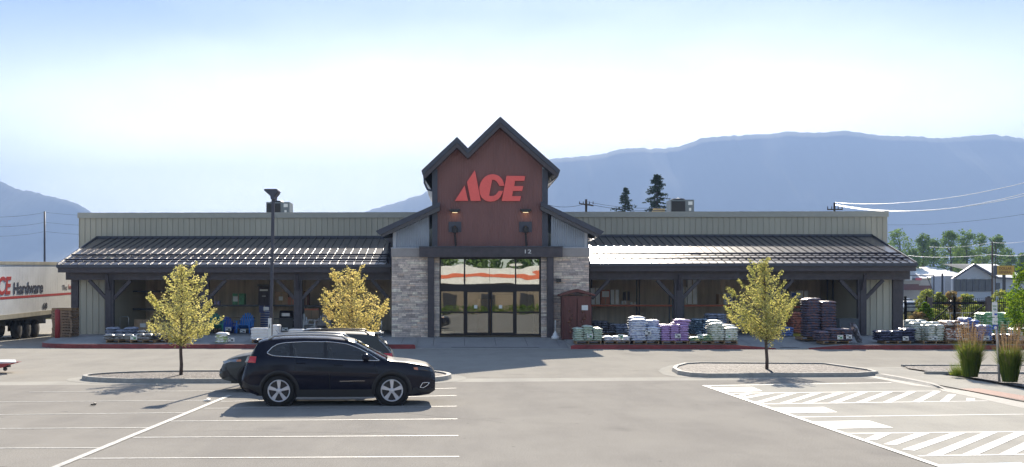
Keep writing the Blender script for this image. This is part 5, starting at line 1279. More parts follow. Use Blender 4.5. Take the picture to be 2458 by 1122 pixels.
carton(690, 710, 714, 733, YR+.1, 'small orange brown carton beside the labelled carton', M['cartonred'])
carton(366, 398, 701, 724, YR+.2, 'brown carton on the upper shelf behind the left tree', M['carton'])
carton(322, 362, 768, 797, 60.8, 'large low brown carton with a white label in the left bay', M['carton'], panel=(.35,.7,.35,.68,'paper'))
carton(731, 765, 741, 766, 62.4, 'flat carton with a red top stripe behind the white chair', M['carton'], panel=(.0,1,.82,.98,'orange'))
carton(1418, 1440, 692, 731, YR+.1, 'tall white carton on the shelf beside the brown cabinet', wx); carton(1443, 1464, 696, 731, YR+.1, 'white and red printed carton second on the right shelf', M['cartonred'], panel=(.1,.9,.5,.9,'paper'))
carton(1466, 1486, 696, 731, YR+.1, 'plain white carton third on the right shelf', wx); carton(1492, 1503, 723, 731, YR+.1, 'little white box on the middle of the right shelf', wx, depth=.3); carton(1514, 1526, 726, 731, YR+.1, 'flat small white box right of the little white box', wx, depth=.3)
carton(1651, 1673, 660, 730, YR+.1, 'very tall pale carton right of the middle post', wx); carton(1640, 1649, 690, 730, YR+.1, 'narrow pale board leaning by the middle post', wx)
carton(1737, 1759, 704, 731, YR+.1, 'white carton with blue print left of the green tree', wx, panel=(.2,.8,.3,.8,'blueink')); carton(1725, 1736, 706, 731, YR+.1, 'brown carton left of the blue printed carton', M['carton'])
carton(1898, 1918, 700, 716, YR+.1, 'white and blue box on the shelf right of the green tree', wx, panel=(.1,.7,.2,.8,'blueink')); carton(1918, 1940, 698, 716, YR+.1, 'white box above the yellowish tub on the right shelf', wx); carton(1903, 1940, 717, 733, YR+.1, 'yellowish tub under the white box on the right shelf', mat('tub', (.20,.17,.07), .6), name='storage_tub')
carton(729, 741, 699, 733, YR+.1, 'tall dark red carton on the shelf left of the golden tree', M['redwood']); carton(766, 790, 724, 733, YR+.1, 'flat grey and yellow box on the shelf behind the golden tree', mat('grey_box', (.22,.24,.25), .6), panel=(.0,1,.0,.3,'carton'))
o = carton(514, 527, 723, 733, YR+.1, 'small lilac tub on the dark shelf left of the green carton', mat('lilac_tub', (.30,.27,.50), .5), name='storage_tub', depth=.3)
carton(1402, 1418, 664, 688, 58.5, 'dark hanging panel beside the right stone pier', dk, name='dark_panel', depth=.1, cat='panel') if False else None
# black steel tool locker
lk = thing('tool_locker', (PXx(634,YR-.3), YR-.3, .505), 'tall black steel locker behind the lamp pole', 'locker')
Q = lambda px: PXx(px, YR-.3); Zr = lambda py: PZ(py, YR-.3)
m = MB(); m.box(Q(620), Q(650), YR-.3, YR+.3, Zr(735), Zr(688)); m.build('cabinet_body', M['black'], lk)
m = MB(); m.box(Q(618), Q(651), YR-.36, YR+.32, Zr(688)+.002, Zr(683)); m.build('cornice', M['black'], lk)
for a, b in ((621, 634.5), (635.5, 649)): m = MB(); m.box(Q(a), Q(b), YR-.325, YR-.303, Zr(734), Zr(690)); m.build('door', dk, lk)
m = MB(); m.box(Q(624), Q(643), YR-.335, YR-.328, Zr(699), Zr(695)); m.box(Q(629), Q(638), YR-.335, YR-.328, Zr(712), Zr(710.5)); m.build('label_plate', M['steel'], lk)
# stacked blue totes with pale rims
for k in range(9):
    z = .51+k*.135; x = PXx(637, 61.0)
    if k == 0:
        tm = mat('navy_tote', (.015,.03,.12), .4); rm = mat('pale_rim', (.45,.50,.60), .5)
        t0 = thing('storage_tote', (x, 61.2, z), 'navy tote with a pale rim in the nested pile behind the lamp post', 'tote', 'nested navy totes')
        m = MB(); m.box(x-.28, x+.28, 61.0, 61.5, z, z+.10); m.build('tub', tm, t0); m = MB(); m.box(x-.02, x+.31, 60.97, 61.53, z+.102, z+.128); m.build('rim', rm, t0)
    else: c = copy_tree(t0); c.location.z = z
for a, b, c, d in ((625,650,735,748),(618,634,748,800)):
    pass
carton(622, 648, 734, 751, 61.2, 'dark blue bin with white print on top of the nested totes', mat('blue_bin', (.02,.035,.13), .5), name='storage_bin', panel=(.4,.9,.3,.8,'steel'))
# ---------- Adirondack chairs
def adirondack(x, y, z, rz, col, label, s=1.0, name='adirondack_chair'):
    mt = mat('chair_plastic', col, .45, var=.06); o = thing(name, (0,0,0), label, 'chair', 'adirondack chairs under the left canopy'); WL[o.name] = (0,0,0)
    m = MB()
    for k in range(6): y0 = -.28+k*.095; m.cbox((0, y0, .37-.03*k), (.54, .085, .022), rx=-.28)
    m.build('seat', mt, o)
    m = MB(); n = 7
    for k in range(n):
        u = (k-(n-1)/2); xb = u*.072; ln_ = .74-.028*u*u; lean = R(20); fan = u*.035
        p0 = Vector((xb, .22, .22)); p1 = p0+Vector((fan*ln_*1.4, math.sin(lean)*ln_, math.cos(lean)*ln_)); m.bar(p0, p1, .066, .02, up=(0,1,0))
    m.bar((-.26,.33,.45),(.26,.33,.45),.06,.025); m.bar((-.26,.45,.72),(.26,.45,.72),.06,.025); m.build('backrest', mt, o)
    for s_ in (-1, 1):
        m = MB(); m.cbox((s_*.34, .0, .55), (.12, .70, .025)); m.build('armrest', mt, o)
        m = MB(); m.cbox((s_*.30, -.26, .27), (.04, .11, .54)); m.build('leg', mt, o)
        m = MB(); m.bar((s_*.27,-.3,.36),(s_*.27,.50,.04),.03,.12,up=(0,0,1)); m.bar((s_*.27,.30,.10),(s_*.33,.30,.54),.035,.06,up=(0,1,0)); m.build('leg', mt, o)
    o.location = (x, y, z); o.rotation_euler = (0, 0, rz); o.scale = (s, s, s); return o, mt
for px, py, Y, rz, c, s, l in ((517,801,61.0,R(18),(.05,.34,.27),1.22,'teal green adirondack chair partly behind the left tree'),
    (549,801,61.2,R(25),(.04,.13,.60),.98,'small deep blue adirondack chair between teal and bright blue chairs'),
    (588,801,61.0,R(-6),(.04,.24,.72),1.22,'bright blue adirondack chair facing the lot'),
    (733,798,60.8,R(40),(.85,.85,.87),1.32,'white adirondack chair right of the dark canopy post'),
    (776,798,61.0,R(-4),(.48,.44,.44),1.2,'taupe grey adirondack chair left of the golden tree')):
    adirondack(PXx(px,Y), Y, .505, rz, c, l, s)
for px, py, l in ((583,795,'white tag card on the bright blue chair'),(548,790,'white tag card on the small deep blue chair'),(684,791,'white card on a stand before the black grill')): card(px, py, 60.2, l, w=.32, h=.19)
# black barbecue grill
gr = thing('barbecue_grill', (PXx(688,61), 61, .505), 'black lidded barbecue grill behind the suv', 'grill')
x = PXx(688,61)
m = MB(); m.box(x-.38, x+.38, 60.7, 61.3, .72, 1.35); m.build('cart_body', M['black'], gr)
m = MB(); m.smooth = True; m.prism([(60.7,1.36),(60.72,1.58),(60.85,1.72),(61.1,1.76),(61.28,1.66),(61.3,1.36)], x-.36, x+.36, 'X'); ld = m.build('lid', M['black'], gr); m = MB(); m.box(x-.22, x+.22, 60.66, 60.7, 1.45, 1.62); m.build('label_plate', M['steel'], ld)
for s_ in (-1, 1): m = MB(); m.box(x+s_*.40, x+s_*.66, 60.75, 61.25, 1.28, 1.32); m.build('side_shelf', M['black'], gr)
for s_ in (-1, 1):
    for y in (60.75, 61.25): m = MB(); m.box(x+s_*.34-.02, x+s_*.34+.02, y-.02, y+.02, .505, .72); m.build('leg', M['black'], gr)
# trolley with a looped handle
tl = thing('platform_trolley', (PXx(299,59.9), 59.9, .505), 'silver looped handle trolley in the left bay', 'trolley')
x0, x1 = PXx(288,59.9), PXx(309,59.9); zt5 = PZ(761,59.9)
m = MB(); m.smooth = True; m.tube([(x0,59.9,.7),(x0,59.9,zt5-.08),(x0+.06,59.9,zt5),(x1-.06,59.9,zt5),(x1,59.9,zt5-.08),(x1,59.9,.7)], .02, 8); m.build('handle', M['steel'], tl)
m = MB(); m.box(x0-.05, x1+.05, 59.6, 60.7, .68, .72); m.build('deck', M['black'], tl)
for a in (x0, x1): m = MB(); m.lathe([(.05,-.02),(.06,0),(.05,.02)], 12, 'X', (a,59.9,.645)); m.build('wheel', M['rubber'], tl)
pp = thing('white_pipe_post', (PXx(916,56.0), 56.0, .50), 'short pale post left of the left stone pier', 'post'); m = MB(); m.smooth = True; m.lathe([(.035,0),(.035,.78),(.02,.82)], 10, 'Z', (PXx(916,56.0),56.0,.50)); m.build('shaft', M['steel'], pp); m = MB(); m.lathe([(.12,0),(.10,.04),(.05,.05)], 12, 'Z', (PXx(916,56.0),56.0,.50)); m.build('base', M['steel'], pp)
# wooden bench-like display table under the dark shelf
tb = thing('display_table', (PXx(560,62.6), 62.6, .505), 'low dark wooden table in the shade behind the coloured chairs', 'table')
xa, xb = PXx(515,62.6), PXx(610,62.6); m = MB(); m.box(xa, xb, 62.3, 62.9, 1.28, 1.34); m.build('table_top', M['oldwood'], tb)
for x in (xa+.1, xb-.1):
    for y in (62.35, 62.85): m = MB(); m.box(x-.04, x+.04, y-.04, y+.04, .505, 1.277); m.build('leg', M['oldwood'], tb)
# weathered pallet pile + red bollard at the left corner
xp = PXx(152, 55.6)
for k in range(12):
    o = pallet(xp+random.uniform(-.03,.03), 55.9+random.uniform(-.04,.04), .12+k*.142, 'weathered pallet in the pile left of the corner post', rz=math.pi/2+random.uniform(-.05,.05), m='oldwood', group='weathered pallets piled at the left corner')
o = pallet(xp, 55.9, .12+12*.142, 'pale fresh pallet on top of the weathered pile', rz=1.6, m='wood', group='weathered pallets piled at the left corner')
rb = thing('red_bollard', (PXx(138,54.9), 54.9, .12), 'dark red steel bollard before the weathered pallet pile', 'bollard'); x = PXx(138,54.9)
m = MB(); m.smooth = True; m.lathe([(.13,0),(.13,1.72),(.10,1.78),(.04,1.80)], 18, 'Z', (x,54.9,.12)); m.build('bollard', mat('bollard_red', (.30,.03,.03), .45), rb)
for k, (px, py, Y) in enumerate(((105,755,62),(60,790,50.5))):
    if k == 0: carton(18, 36, 768, 797, 64.5, 'brown pallet crate seen under the trailer', M['carton'], depth=1)
# corner clutter near the right post
carton(1497, 1512, 700, 722, YR+.15, 'small dark planter pot on the right shelf', dk, name='planter', depth=.3)
# ================================================================ VEGETATION
LM = dict(
 gold=leaf_mat('golden_leaf', (.34,.36,.16), (.56,.55,.27), (.72,.66,.38), .5),
 yel=leaf_mat('yellow_leaf', (.38,.36,.16), (.62,.56,.28), (.76,.62,.36), .5),
 grn=leaf_mat('green_gold_leaf', (.22,.26,.10), (.44,.45,.20), (.68,.62,.32), .5),
 edge=leaf_mat('fresh_leaf', (.05,.13,.02), (.14,.24,.03), (.30,.40,.06), .5, scale=1.5),
 far=leaf_mat('far_leaf', (.08,.15,.05), (.15,.25,.08), (.25,.36,.13), .35, scale=.15),
 fir=leaf_mat('fir_needle', (.025,.05,.03), (.045,.075,.045), (.07,.10,.06), .15, scale=.3),
 bush=leaf_mat('bush_leaf', (.13,.19,.06), (.26,.32,.10), (.42,.42,.17), .45, scale=.8),
 redbush=leaf_mat('red_bush_leaf', (.20,.13,.09), (.32,.24,.14), (.42,.36,.18), .35, scale=.8),
 grass=leaf_mat('grass_blade', (.07,.12,.02), (.14,.20,.035), (.24,.27,.07), .4, scale=3),
 plume=leaf_mat('grass_plume', (.18,.12,.09), (.27,.19,.14), (.36,.28,.20), .4, scale=3))
def leaves(mb, c, r, n, size, rnd, flat=.7):
    for _ in range(n):
        d = Vector((rnd.gauss(0,1), rnd.gauss(0,1), rnd.gauss(0,1)*flat))
        d = d.normalized()*r*rnd.random()**.45 if d.length else d
        p = c+d; a = Vector((rnd.uniform(-1,1), rnd.uniform(-1,1), rnd.uniform(-.6,.6))).normalized(); b = a.cross(Vector((rnd.uniform(-1,1), rnd.uniform(-1,1), rnd.uniform(-1,1)))).normalized()
        s = size*rnd.uniform(.6,1.3)
        mb.add([p-a*s*.5, p+b*s*.33, p+a*s*.55, p-b*s*.33], [(0,1,2,3)])
def small_tree(px, py, Y, zb, pxtop, pytop, shape, lm, label, seed, trunk_top=.3, n=1.0, size=.064, lean=0):
    """shape: list of (height px, left px, right px) outline of the crown in the photograph, turned into a radius at each height"""
    rnd = random.Random(seed); base = Vector((PXx(px, Y), Y, zb)); top = P(pxtop, pytop, Y)
    o = thing('maple_tree', tuple(base), label, 'tree', 'young trees in the parking islands')
    H = top.z-zb; ax = lambda t: base+(top-base)*t
    tk = MB(); tk.smooth = True; N = 10
    tk.tube([ax(i/N*.96)+Vector((.015*math.sin(i*1.7), .015*math.cos(i), 0)) for i in range(N+1)], [.055*(1-.85*i/N)+.006 for i in range(N+1)], 8)
    fol = MB(); prof = [(PZ(q[0], Y), PXx(q[1], Y), PXx(q[2], Y)) for q in shape]
    prof.sort()
    def ext(z):
        if z <= prof[0][0]: return prof[0][1:]
        for a, b in zip(prof, prof[1:]):
            if z <= b[0]: t = (z-a[0])/(b[0]-a[0]); return a[1]+(b[1]-a[1])*t, a[2]+(b[2]-a[2])*t
        return prof[-1][1:]
    z0, z1 = prof[0][0], prof[-1][0]; nb = int(60*n)
    for k in range(nb):
        t = (k+.5)/nb; z = z0+(z1-z0)*t**1.05; L, Rr = ext(z); cx = ax((z-zb)/H).x
        th = k*2.39996+rnd.uniform(-.3,.3); cth = math.cos(th)
        rx = (Rr-cx) if cth > 0 else (cx-L); ry = (Rr-L)*.48
        ln_ = math.hypot(rx*cth, ry*math.sin(th))*rnd.uniform(.80,1.0)
        zb_ = max(z-ln_*.62, z0-.25); st = ax(max(0,(zb_-zb)/H)); st.z = zb_
        en = Vector((cx+math.cos(th)*rx*(ln_/max(.01, math.hypot(rx*cth, ry*math.sin(th)))), Y+math.sin(th)*ln_, z))
        tk.tube([st, st.lerp(en, .5)+Vector((0,0,.05)), en], [.016, .010, .004], 5, cap=False)
        steps = max(2, int(ln_/.13))
        for q in range(steps):
            f = .30+.72*q/(steps-1) if steps > 1 else 1
            leaves(fol, st.lerp(en, f)+Vector((rnd.uniform(-.04,.04), rnd.uniform(-.04,.04), rnd.uniform(-.02,.05))), .13+.07*(1-abs(f-.6)), int(18+22*rnd.random()), size*rnd.uniform(.8,1.15), rnd)
    # shoots that break the outline
    for k in range(int(26*n)):
        z = rnd.uniform(z0+.1, z1); L, Rr = ext(z); sgn = rnd.choice((-1, 1)); xx = (Rr if sgn > 0 else L)
        p = Vector((xx+sgn*rnd.uniform(-.08,.12), Y+rnd.uniform(-.25,.25), z))
        for q in range(4): leaves(fol, p+Vector((sgn*.055*q, 0, .075*q)), .07, 15, size*.9, rnd)
    tk.build('trunk', M['bark'], o); fol.build('crown', lm, o)
    return o
small_tree(434, 905, 35.0, .1, 437, 642, [(640,432,441),(650,426,450),(662,420,455),(668,424,474),(680,408,472),(690,402,470),(700,400,480),(715,392,478),(725,372,490),(740,372,485),(755,378,492),(765,362,505),(775,362,516),(785,356,510),(795,378,500),(805,395,490),(815,412,462),(824,422,452)], LM['gold'], 'yellow green young tree in the left island, branches spread wide', 3)
small_tree(852, 905, 35.6, .1, 842, 652, [(650,836,848),(660,812,858),(675,808,868),(688,796,866),(700,794,876),(712,786,905),(722,784,912),(735,790,920),(750,795,920),(765,798,900),(780,800,905),(795,802,895),(808,806,890),(820,815,880)], LM['yel'], 'golden young tree standing behind the suvs', 8)
small_tree(1841, 893, 38.0, .1, 1834, 634, [(632,1822,1836),(645,1812,1838),(658,1815,1836),(672,1808,1862),(685,1800,1865),(700,1782,1880),(712,1764,1890),(722,1768,1902),(735,1745,1905),(750,1748,1890),(765,1760,1885),(780,1772,1888),(792,1790,1880),(802,1822,1872),(812,1835,1868)], LM['grn'], 'green gold young tree in the right island', 21, n=1.25)
# large leafy tree at the right edge
et = thing('leafy_tree', (PXx(2455,47.5), 47.5, .1), 'bright green leafy tree at the right edge', 'tree')
rnd = random.Random(5); fol = MB(); xe = PXx(2488,47.5)
tk = MB(); tk.tube([(xe,47.5,.1),(xe+.05,47.5,1.5),(xe,47.5,3.6)], [.1,.08,.03], 8)
for k in range(150):
    z = rnd.uniform(1.0, 4.3); w_ = 1.05*min(1, (4.5-z)/1.3)*min(1, (z-.6)/.8); th = rnd.uniform(0, 6.28); rr = w_*rnd.uniform(.55,1.05)
    c = Vector((xe+rr*math.cos(th), 47.5+rr*math.sin(th), z)); leaves(fol, c, .24, 46, .11, rnd)
    if k % 4 == 0: tk.tube([(xe,47.5,max(.6,z-.7)), c], [.02,.005], 5, cap=False)
tk.build('trunk', M['bark'], et); fol.build('crown', LM['edge'], et)
# ornamental grasses
def grass(px, py, h, spread, label, seed):
    rnd = random.Random(seed); b = G(px, py, .09); o = thing('ornamental_grass', tuple(b), label, 'grass clump', 'ornamental grasses in the right bed')
    m = MB(); m2 = MB()
    for k in range(1000):
        th = rnd.uniform(0, 6.283); r0 = .20*math.sqrt(rnd.random()); out_ = rnd.uniform(.0, 1)**.8*spread; L = h*rnd.uniform(.5,.88)
        p0 = b+Vector((r0*math.cos(th), r0*math.sin(th), 0)); th2 = th+rnd.uniform(-.5,.5)
        p1 = p0+Vector((out_*.35*math.cos(th2), out_*.35*math.sin(th2), L*.62)); p2 = p0+Vector((out_*1.1*math.cos(th2), out_*1.1*math.sin(th2), L*(1-.25*out_)))
        s = Vector((-math.sin(th2+.6), math.cos(th2+.6), 0))*.007
        m.add([p0-s, p0+s, p1+s, p1-s, p2], [(0,1,2,3),(3,2,4)])
        if k % 8 == 0:
            q0 = p1; q1 = p0+Vector((out_*1.0*math.cos(th2), out_*1.0*math.sin(th2), h*rnd.uniform(.88,1.25))); m2.add([q0-s*.5, q0+s*.5, q1+s*.5, q1-s*.5], [(0,1,2,3)])
            for z_ in range(7):
                c = q1+(q0-q1)*.035*z_; d = Vector((rnd.uniform(-1,1), rnd.uniform(-1,1), rnd.uniform(.2,1)))*.028; m2.add([c, c+d, c+d*.9+Vector((.012,0,.012))], [(0,1,2)])
    m.build('blades', LM['grass'], o); m2.build('plumes', LM['plume'], o)
grass(2330, 905, 1.45, .40, 'tall feathery ornamental grass clump left of the accessible sign', 1); grass(2424, 917, 1.4, .38, 'tall feathery ornamental grass clump right of the accessible sign', 2)
gs = thing('ornamental_grass', tuple(G(2310,902,.09)), 'low pale weedy tuft beside the left ornamental grass', 'grass clump'); rnd = random.Random(9); m = MB()
for k in range(260):
    b = G(2312,902,.09); th = rnd.uniform(0,6.28); p0 = b+Vector((rnd.uniform(-.35,.1), rnd.uniform(-.2,.2), 0)); p1 = p0+Vector((.2*math.cos(th), .2*math.sin(th), rnd.uniform(.15,.5))); m.add([p0, p0+Vector((.012,0,0)), p1], [(0,1,2)])
m.build('blades', LM['grass'], gs)
# accessible parking sign on a leaning post
b = G(2399, 917, .09); tpz = P(2389, 727, b.y); sg = thing('accessible_parking_sign', tuple(b), 'grey sign post with white and blue accessible parking plates', 'sign')
m = MB(); m.smooth = True; m.tube([b, tpz], .035, 10); m.lathe([(.035,0),(.03,.03),(.01,.045)], 10, 'Z', tuple(tpz)); m.build('post', M['steel'], sg)
def plate(py0, py1, px0, px1, mt): 
    m = MB(); a = P(px0, py0, b.y-.06); c = P(px1, py1, b.y-.06); m.box(a.x, c.x, b.y-.065, b.y-.06, c.z, a.z); return m.build('sign_plate', mt, sg), a, c
p1_, a, c = plate(726, 761, 2381, 2394, M['white'])
m = MB(); q0, q1 = P(2384.5,744,b.y), P(2391,757,b.y); m.box(q0.x, q1.x, b.y-.068, b.y-.066, q1.z, q0.z); sy = m.build('symbol_panel', M['blueink'], p1_)
m = MB(); m.smooth = False; cxx = (q0.x+q1.x)/2; m.lathe([(.05,0),(.05,-.002)], 12, 'Y', (cxx, b.y-.069, q1.z+.10)); m.box(cxx-.012, cxx+.012, b.y-.071, b.y-.069, q1.z+.12, q0.z-.05); m.build('wheelchair_symbol', M['white'], p1_)
m = MB(); put_text(m, 'RESERVED', .07, .002, (a.x+.02, b.y-.067, a.z-.14), height=.05, width=c.x-a.x-.04); put_text(m, 'PARKING', .07, .002, (a.x+.03, b.y-.067, a.z-.23), height=.05, width=c.x-a.x-.06); m.build('lettering', M['greenink'], p1_)
p2_, a, c = plate(763, 779, 2382, 2395, M['white']); m = MB(); put_text(m, 'VAN', .07, .002, (a.x+.04, b.y-.067, a.z-.15), height=.06, width=.16); m.build('lettering', M['greenink'], p2_)
p3_, a, c = plate(780, 791, 2383, 2396, M['blueink']); m = MB(); m.lathe([(.045,0),(.045,-.002)], 12, 'Y', ((a.x+c.x)/2, b.y-.067, (a.z+c.z)/2-.02)); m.build('wheelchair_symbol', M['white'], p3_)
# ================================================================ BEYOND THE STORE, RIGHT
# iron fence and gates
YFc = 74; fm = mat('fence_black', (.02,.02,.022), .9, spec=.05)
def fence_run(px0, px1, Y, top, label, name='iron_fence', group='black iron fence runs', mid=True, dense=.13):
    x0, x1 = PXx(px0, Y), PXx(px1, Y); zt_ = PZ(top, Y); o = thing(name, ((x0+x1)/2, Y, .3), label, 'fence', group)
    m = MB(); n = int((x1-x0)/dense)
    for i in range(n+1): x = x0+(x1-x0)*i/n; m.box(x-.012, x+.012, Y-.012, Y+.012, .3, zt_)
    m.build('pickets', fm, o)
    m = MB(); m.box(x0, x1, Y-.03, Y-.013, zt_-.32, zt_-.26); m.build('rail', fm, o); m = MB(); m.box(x0, x1, Y-.03, Y-.013, .5, .56); m.build('rail', fm, o)
    for x in (x0-.03, x1+.03): m = MB(); m.box(x-.06, x+.06, Y-.06, Y+.06, .3, zt_+.12); m.build('post', fm, o)
    return o, x0, x1, zt_
fence_run(2142, 2172, YFc, 716, 'short run of black iron fence beside the store corner'); 
fence_run(2175, 2222, YFc, 727, 'dark boarded gate section in the iron fence', dense=.08)
o, a, b_, z_ = fence_run(2226, 2290, YFc, 716, 'left iron gate leaf with a diagonal brace'); m = MB(); m.bar((a,YFc-.05,.6),(b_,YFc-.05,z_-.3),.07); m.build('brace', fm, o); m = MB(); m.box(a,b_,YFc-.06,YFc-.032,z_-.40,z_-.25); m.build('top_rail', fm, o)
o, a, b_, z_ = fence_run(2292, 2372, YFc, 716, 'wide iron gate leaf behind the white and blue bag stacks'); m = MB(); m.bar((a,YFc-.05,.6),(b_,YFc-.05,z_-.3),.07); m.build('brace', fm, o); m = MB(); m.box(a,b_,YFc-.06,YFc-.032,z_-.40,z_-.25); m.build('top_rail', fm, o)
fence_run(2375, 2500, YFc, 716, 'iron fence run passing behind the edge tree')
for px in (2158, 2232, 2372): 
    o = thing('timber_post', (PXx(px,YFc-.5), YFc-.5, .3), {2158:'dark timber post nearest the store corner', 2232:'dark timber gate post beside the yellow green bush', 2372:'dark timber gate post near the sign'}[px], 'post'); x = PXx(px,YFc-.5); m = MB(); m.box(x-.13, x+.13, YFc-.63, YFc-.37, .3, PZ(714,YFc)); m.build('post', M['dark'], o)
def bush(px, py_top, Y, wpx, lm, label, seed, zb=.1, n=60, size=.2):
    rnd = random.Random(seed); x = PXx(px, Y); zt_ = PZ(py_top, Y); w_ = wpx/2655*Y/2; H = zt_-zb
    o = thing('bush', (x, Y, zb), label, 'bush'); f = MB(); s = MB()
    for k in range(n):
        th = rnd.uniform(0, 6.28); hh = rnd.random(); r_ = w_*math.sqrt(rnd.random())*math.sqrt(max(.05, 1-((hh-.45)/.58)**2)); c = Vector((x+r_*math.cos(th), Y+r_*math.sin(th)*.8, zb+H*(.12+.85*hh))); leaves(f, c, w_*.32, 26, size, rnd)
        if k % 5 == 0: s.tube([(x, Y, zb), c], [.03,.01], 5, cap=False)
    s.build('stem', M['darkbark'], o); f.build('foliage', lm, o)
bush(2225, 695, 84, 50, LM['bush'], 'olive green bush behind the boarded gate', 31); bush(2258, 700, 83, 30, LM['bush'], 'narrow green bush right of the olive bush', 32)
bush(2285, 702, 85, 46, LM['redbush'], 'reddish bush behind the left gate leaf', 33); bush(2318, 706, 86, 46, LM['bush'], 'grey green bush behind the wide gate leaf', 34)
bush(2222, 728, 72.5, 34, LM['edge'], 'yellow green low bush before the iron gates', 35); bush(2205, 750, 72, 40, LM['redbush'], 'low red leaved shrub beside the corner post', 36, n=40)
bush(2400, 700, 84, 60, LM['bush'], 'green bush behind the fence near the edge tree', 37); bush(2350, 735, 80, 70, LM['bush'], 'sunlit low hedge bush seen through the wide gate', 38); bush(2250, 745, 79, 60, LM['bush'], 'low bush seen through the left gate leaf', 39)
bush(2440, 700, 80, 80, LM['edge'], 'bright bush behind the edge tree', 40)
# guard rail seen through the gate
gr_ = thing('guard_rail', (PXx(2330,78), 78, .1), 'pale low rail seen through the wide iron gate', 'rail'); m = MB(); m.box(PXx(2270,78), PXx(2420,78), 78, 78.06, PZ(752,78), PZ(750,78)); m.build('rail', M['steel'], gr_)
for px in (2280,2310,2340,2370,2400): m = MB(); x = PXx(px,78); m.box(x-.04,x+.04,77.95,78.0,.1,PZ(750,78)); m.build('post', M['steel'], gr_)
# far parking yard
yd = MB(); yd.sheet([(60,110,.0),(200,110,.0),(420,420,.0),(90,420,.0)]); struct('far_parking_lot', yd, M['lot'])
# far buildings
wr_ = mat('white_roof_sheet', (.85,.86,.85), .5, var=.04, vscale=.2); gwl = mat('grey_wall', (.42,.46,.52), .6, var=.08, vscale=.2); bw = mat('beige_wall', (.42,.40,.37), .6, var=.08, vscale=.2); dgl = mat('dark_shop_glass', (.03,.04,.06), .2, var=.5, vscale=.5)
def hz(px, Y): return PXx(px, Y)
Y1 = 300
b1 = thing('long_shop_building', (hz(2240,Y1), Y1, 0), 'long white roofed shop building with a grey gable, far right background', 'building')
m = MB(); m.box(hz(2120,Y1), hz(2275,Y1), Y1, Y1+30, 0, PZ(672,Y1)); m.build('wall', bw, b1)
m = MB(); m.add([(hz(2190,Y1),Y1-.5,PZ(670,Y1)),(hz(2330,Y1),Y1-.5,PZ(664,Y1)),(hz(2330,Y1),Y1+22,PZ(642,Y1+22)),(hz(2165,Y1+22),Y1+22,PZ(642,Y1+22)),(hz(2330,Y1),Y1+30,5),(hz(2165,Y1),Y1+30,5)], [(0,1,2,3),(3,2,4,5)]); m.build('roof', wr_, b1)
m = MB(); m.prism([(hz(2110,Y1),PZ(668,Y1)),(hz(2203,Y1),PZ(670,Y1)),(hz(2176,Y1),PZ(645,Y1)),(hz(2140,Y1),PZ(640,Y1))], Y1-2, Y1+10, 'Y'); m.build('gable', gwl, b1)
m = MB(); m.box(hz(2150,Y1), hz(2196,Y1), Y1-2.6, Y1-2.1, PZ(697,Y1), PZ(683,Y1)); m.build('storefront', M['redwood'], b1)
m = MB(); m.box(hz(2150,Y1), hz(2198,Y1), Y1-3, Y1-2.1, PZ(683,Y1)+.02, PZ(675,Y1)); m.build('fascia', mat('tan_fascia', (.30,.27,.22), .6), b1)
m = MB(); m.box(hz(2161,Y1), hz(2177,Y1), Y1-3.3, Y1-3.05, PZ(674,Y1), PZ(664,Y1)); m.build('sign_panel', M['paper'], b1)
m = MB(); m.box(hz(2186,Y1), hz(2200,Y1), Y1-3.3, Y1-3.05, PZ(674,Y1), PZ(668,Y1)); m.build('sign_panel', mat('sign_pink_red', (.55,.10,.12), .5), b1)
m = MB(); m.box(hz(2203,Y1), hz(2268,Y1), Y1-.3, Y1-.05, PZ(697,Y1), PZ(686,Y1)); m.build('storefront', M['redwood'], b1)
m = MB(); m.box(hz(2268,Y1-20), hz(2290,Y1-20), Y1-20, Y1-12, 0, PZ(663,Y1-20)); m.build('side_block', mat('pale_blue_wall', (.35,.39,.46), .5), b1)
Y2_ = 262
b2 = thing('gabled_shop_building', (hz(2335,Y2_), Y2_, 0), 'gabled shop with a glazed front and white roof, far right background', 'building')
m = MB(); m.prism([(hz(2287,Y2_),0),(hz(2381,Y2_),0),(hz(2381,Y2_),PZ(667,Y2_)),(hz(2333,Y2_),PZ(638,Y2_)),(hz(2287,Y2_),PZ(669,Y2_))], Y2_, Y2_+1, 'Y'); m.box(hz(2381,Y2_)+.01, hz(2470,Y2_), Y2_, Y2_+30, 0, PZ(668,Y2_)); m.build('wall', gwl, b2)
m = MB(); m.box(hz(2289,Y2_), hz(2380,Y2_), Y2_-.3, Y2_-.05, PZ(700,Y2_), PZ(671,Y2_)); m.build('glass_front', dgl, b2)
for k in range(7): m = MB(); x = hz(2289+k*15,Y2_); m.box(x-.08, x+.08, Y2_-.45, Y2_-.31, PZ(700,Y2_), PZ(671,Y2_)); m.build('mullion', M['darkmetal'], b2)
m = MB(); m.add([(hz(2333,Y2_),Y2_-1,PZ(636,Y2_)),(hz(2388,Y2_),Y2_-1,PZ(668,Y2_)),(hz(2470,Y2_),Y2_-1,PZ(671,Y2_)),(hz(2470,Y2_),Y2_+16,PZ(635,Y2_+16)),(hz(2333,Y2_),Y2_+16,PZ(635,Y2_+16))], [(0,1,2,3,4)]); m.build('roof', wr_, b2)
m = MB(); m.bar((hz(2285,Y2_),Y2_-1.2,PZ(668,Y2_)),(hz(2333,Y2_),Y2_-1.2,PZ(637,Y2_)),.5,.5); m.bar((hz(2333,Y2_),Y2_-1.2,PZ(637,Y2_)),(hz(2388,Y2_),Y2_-1.2,PZ(668,Y2_)),.5,.5); m.bar((hz(2388,Y2_),Y2_-1.2,PZ(668,Y2_)),(hz(2470,Y2_),Y2_-1.2,PZ(672,Y2_)),.4,.4); m.build('verge_trim', M['darkmetal'], b2)
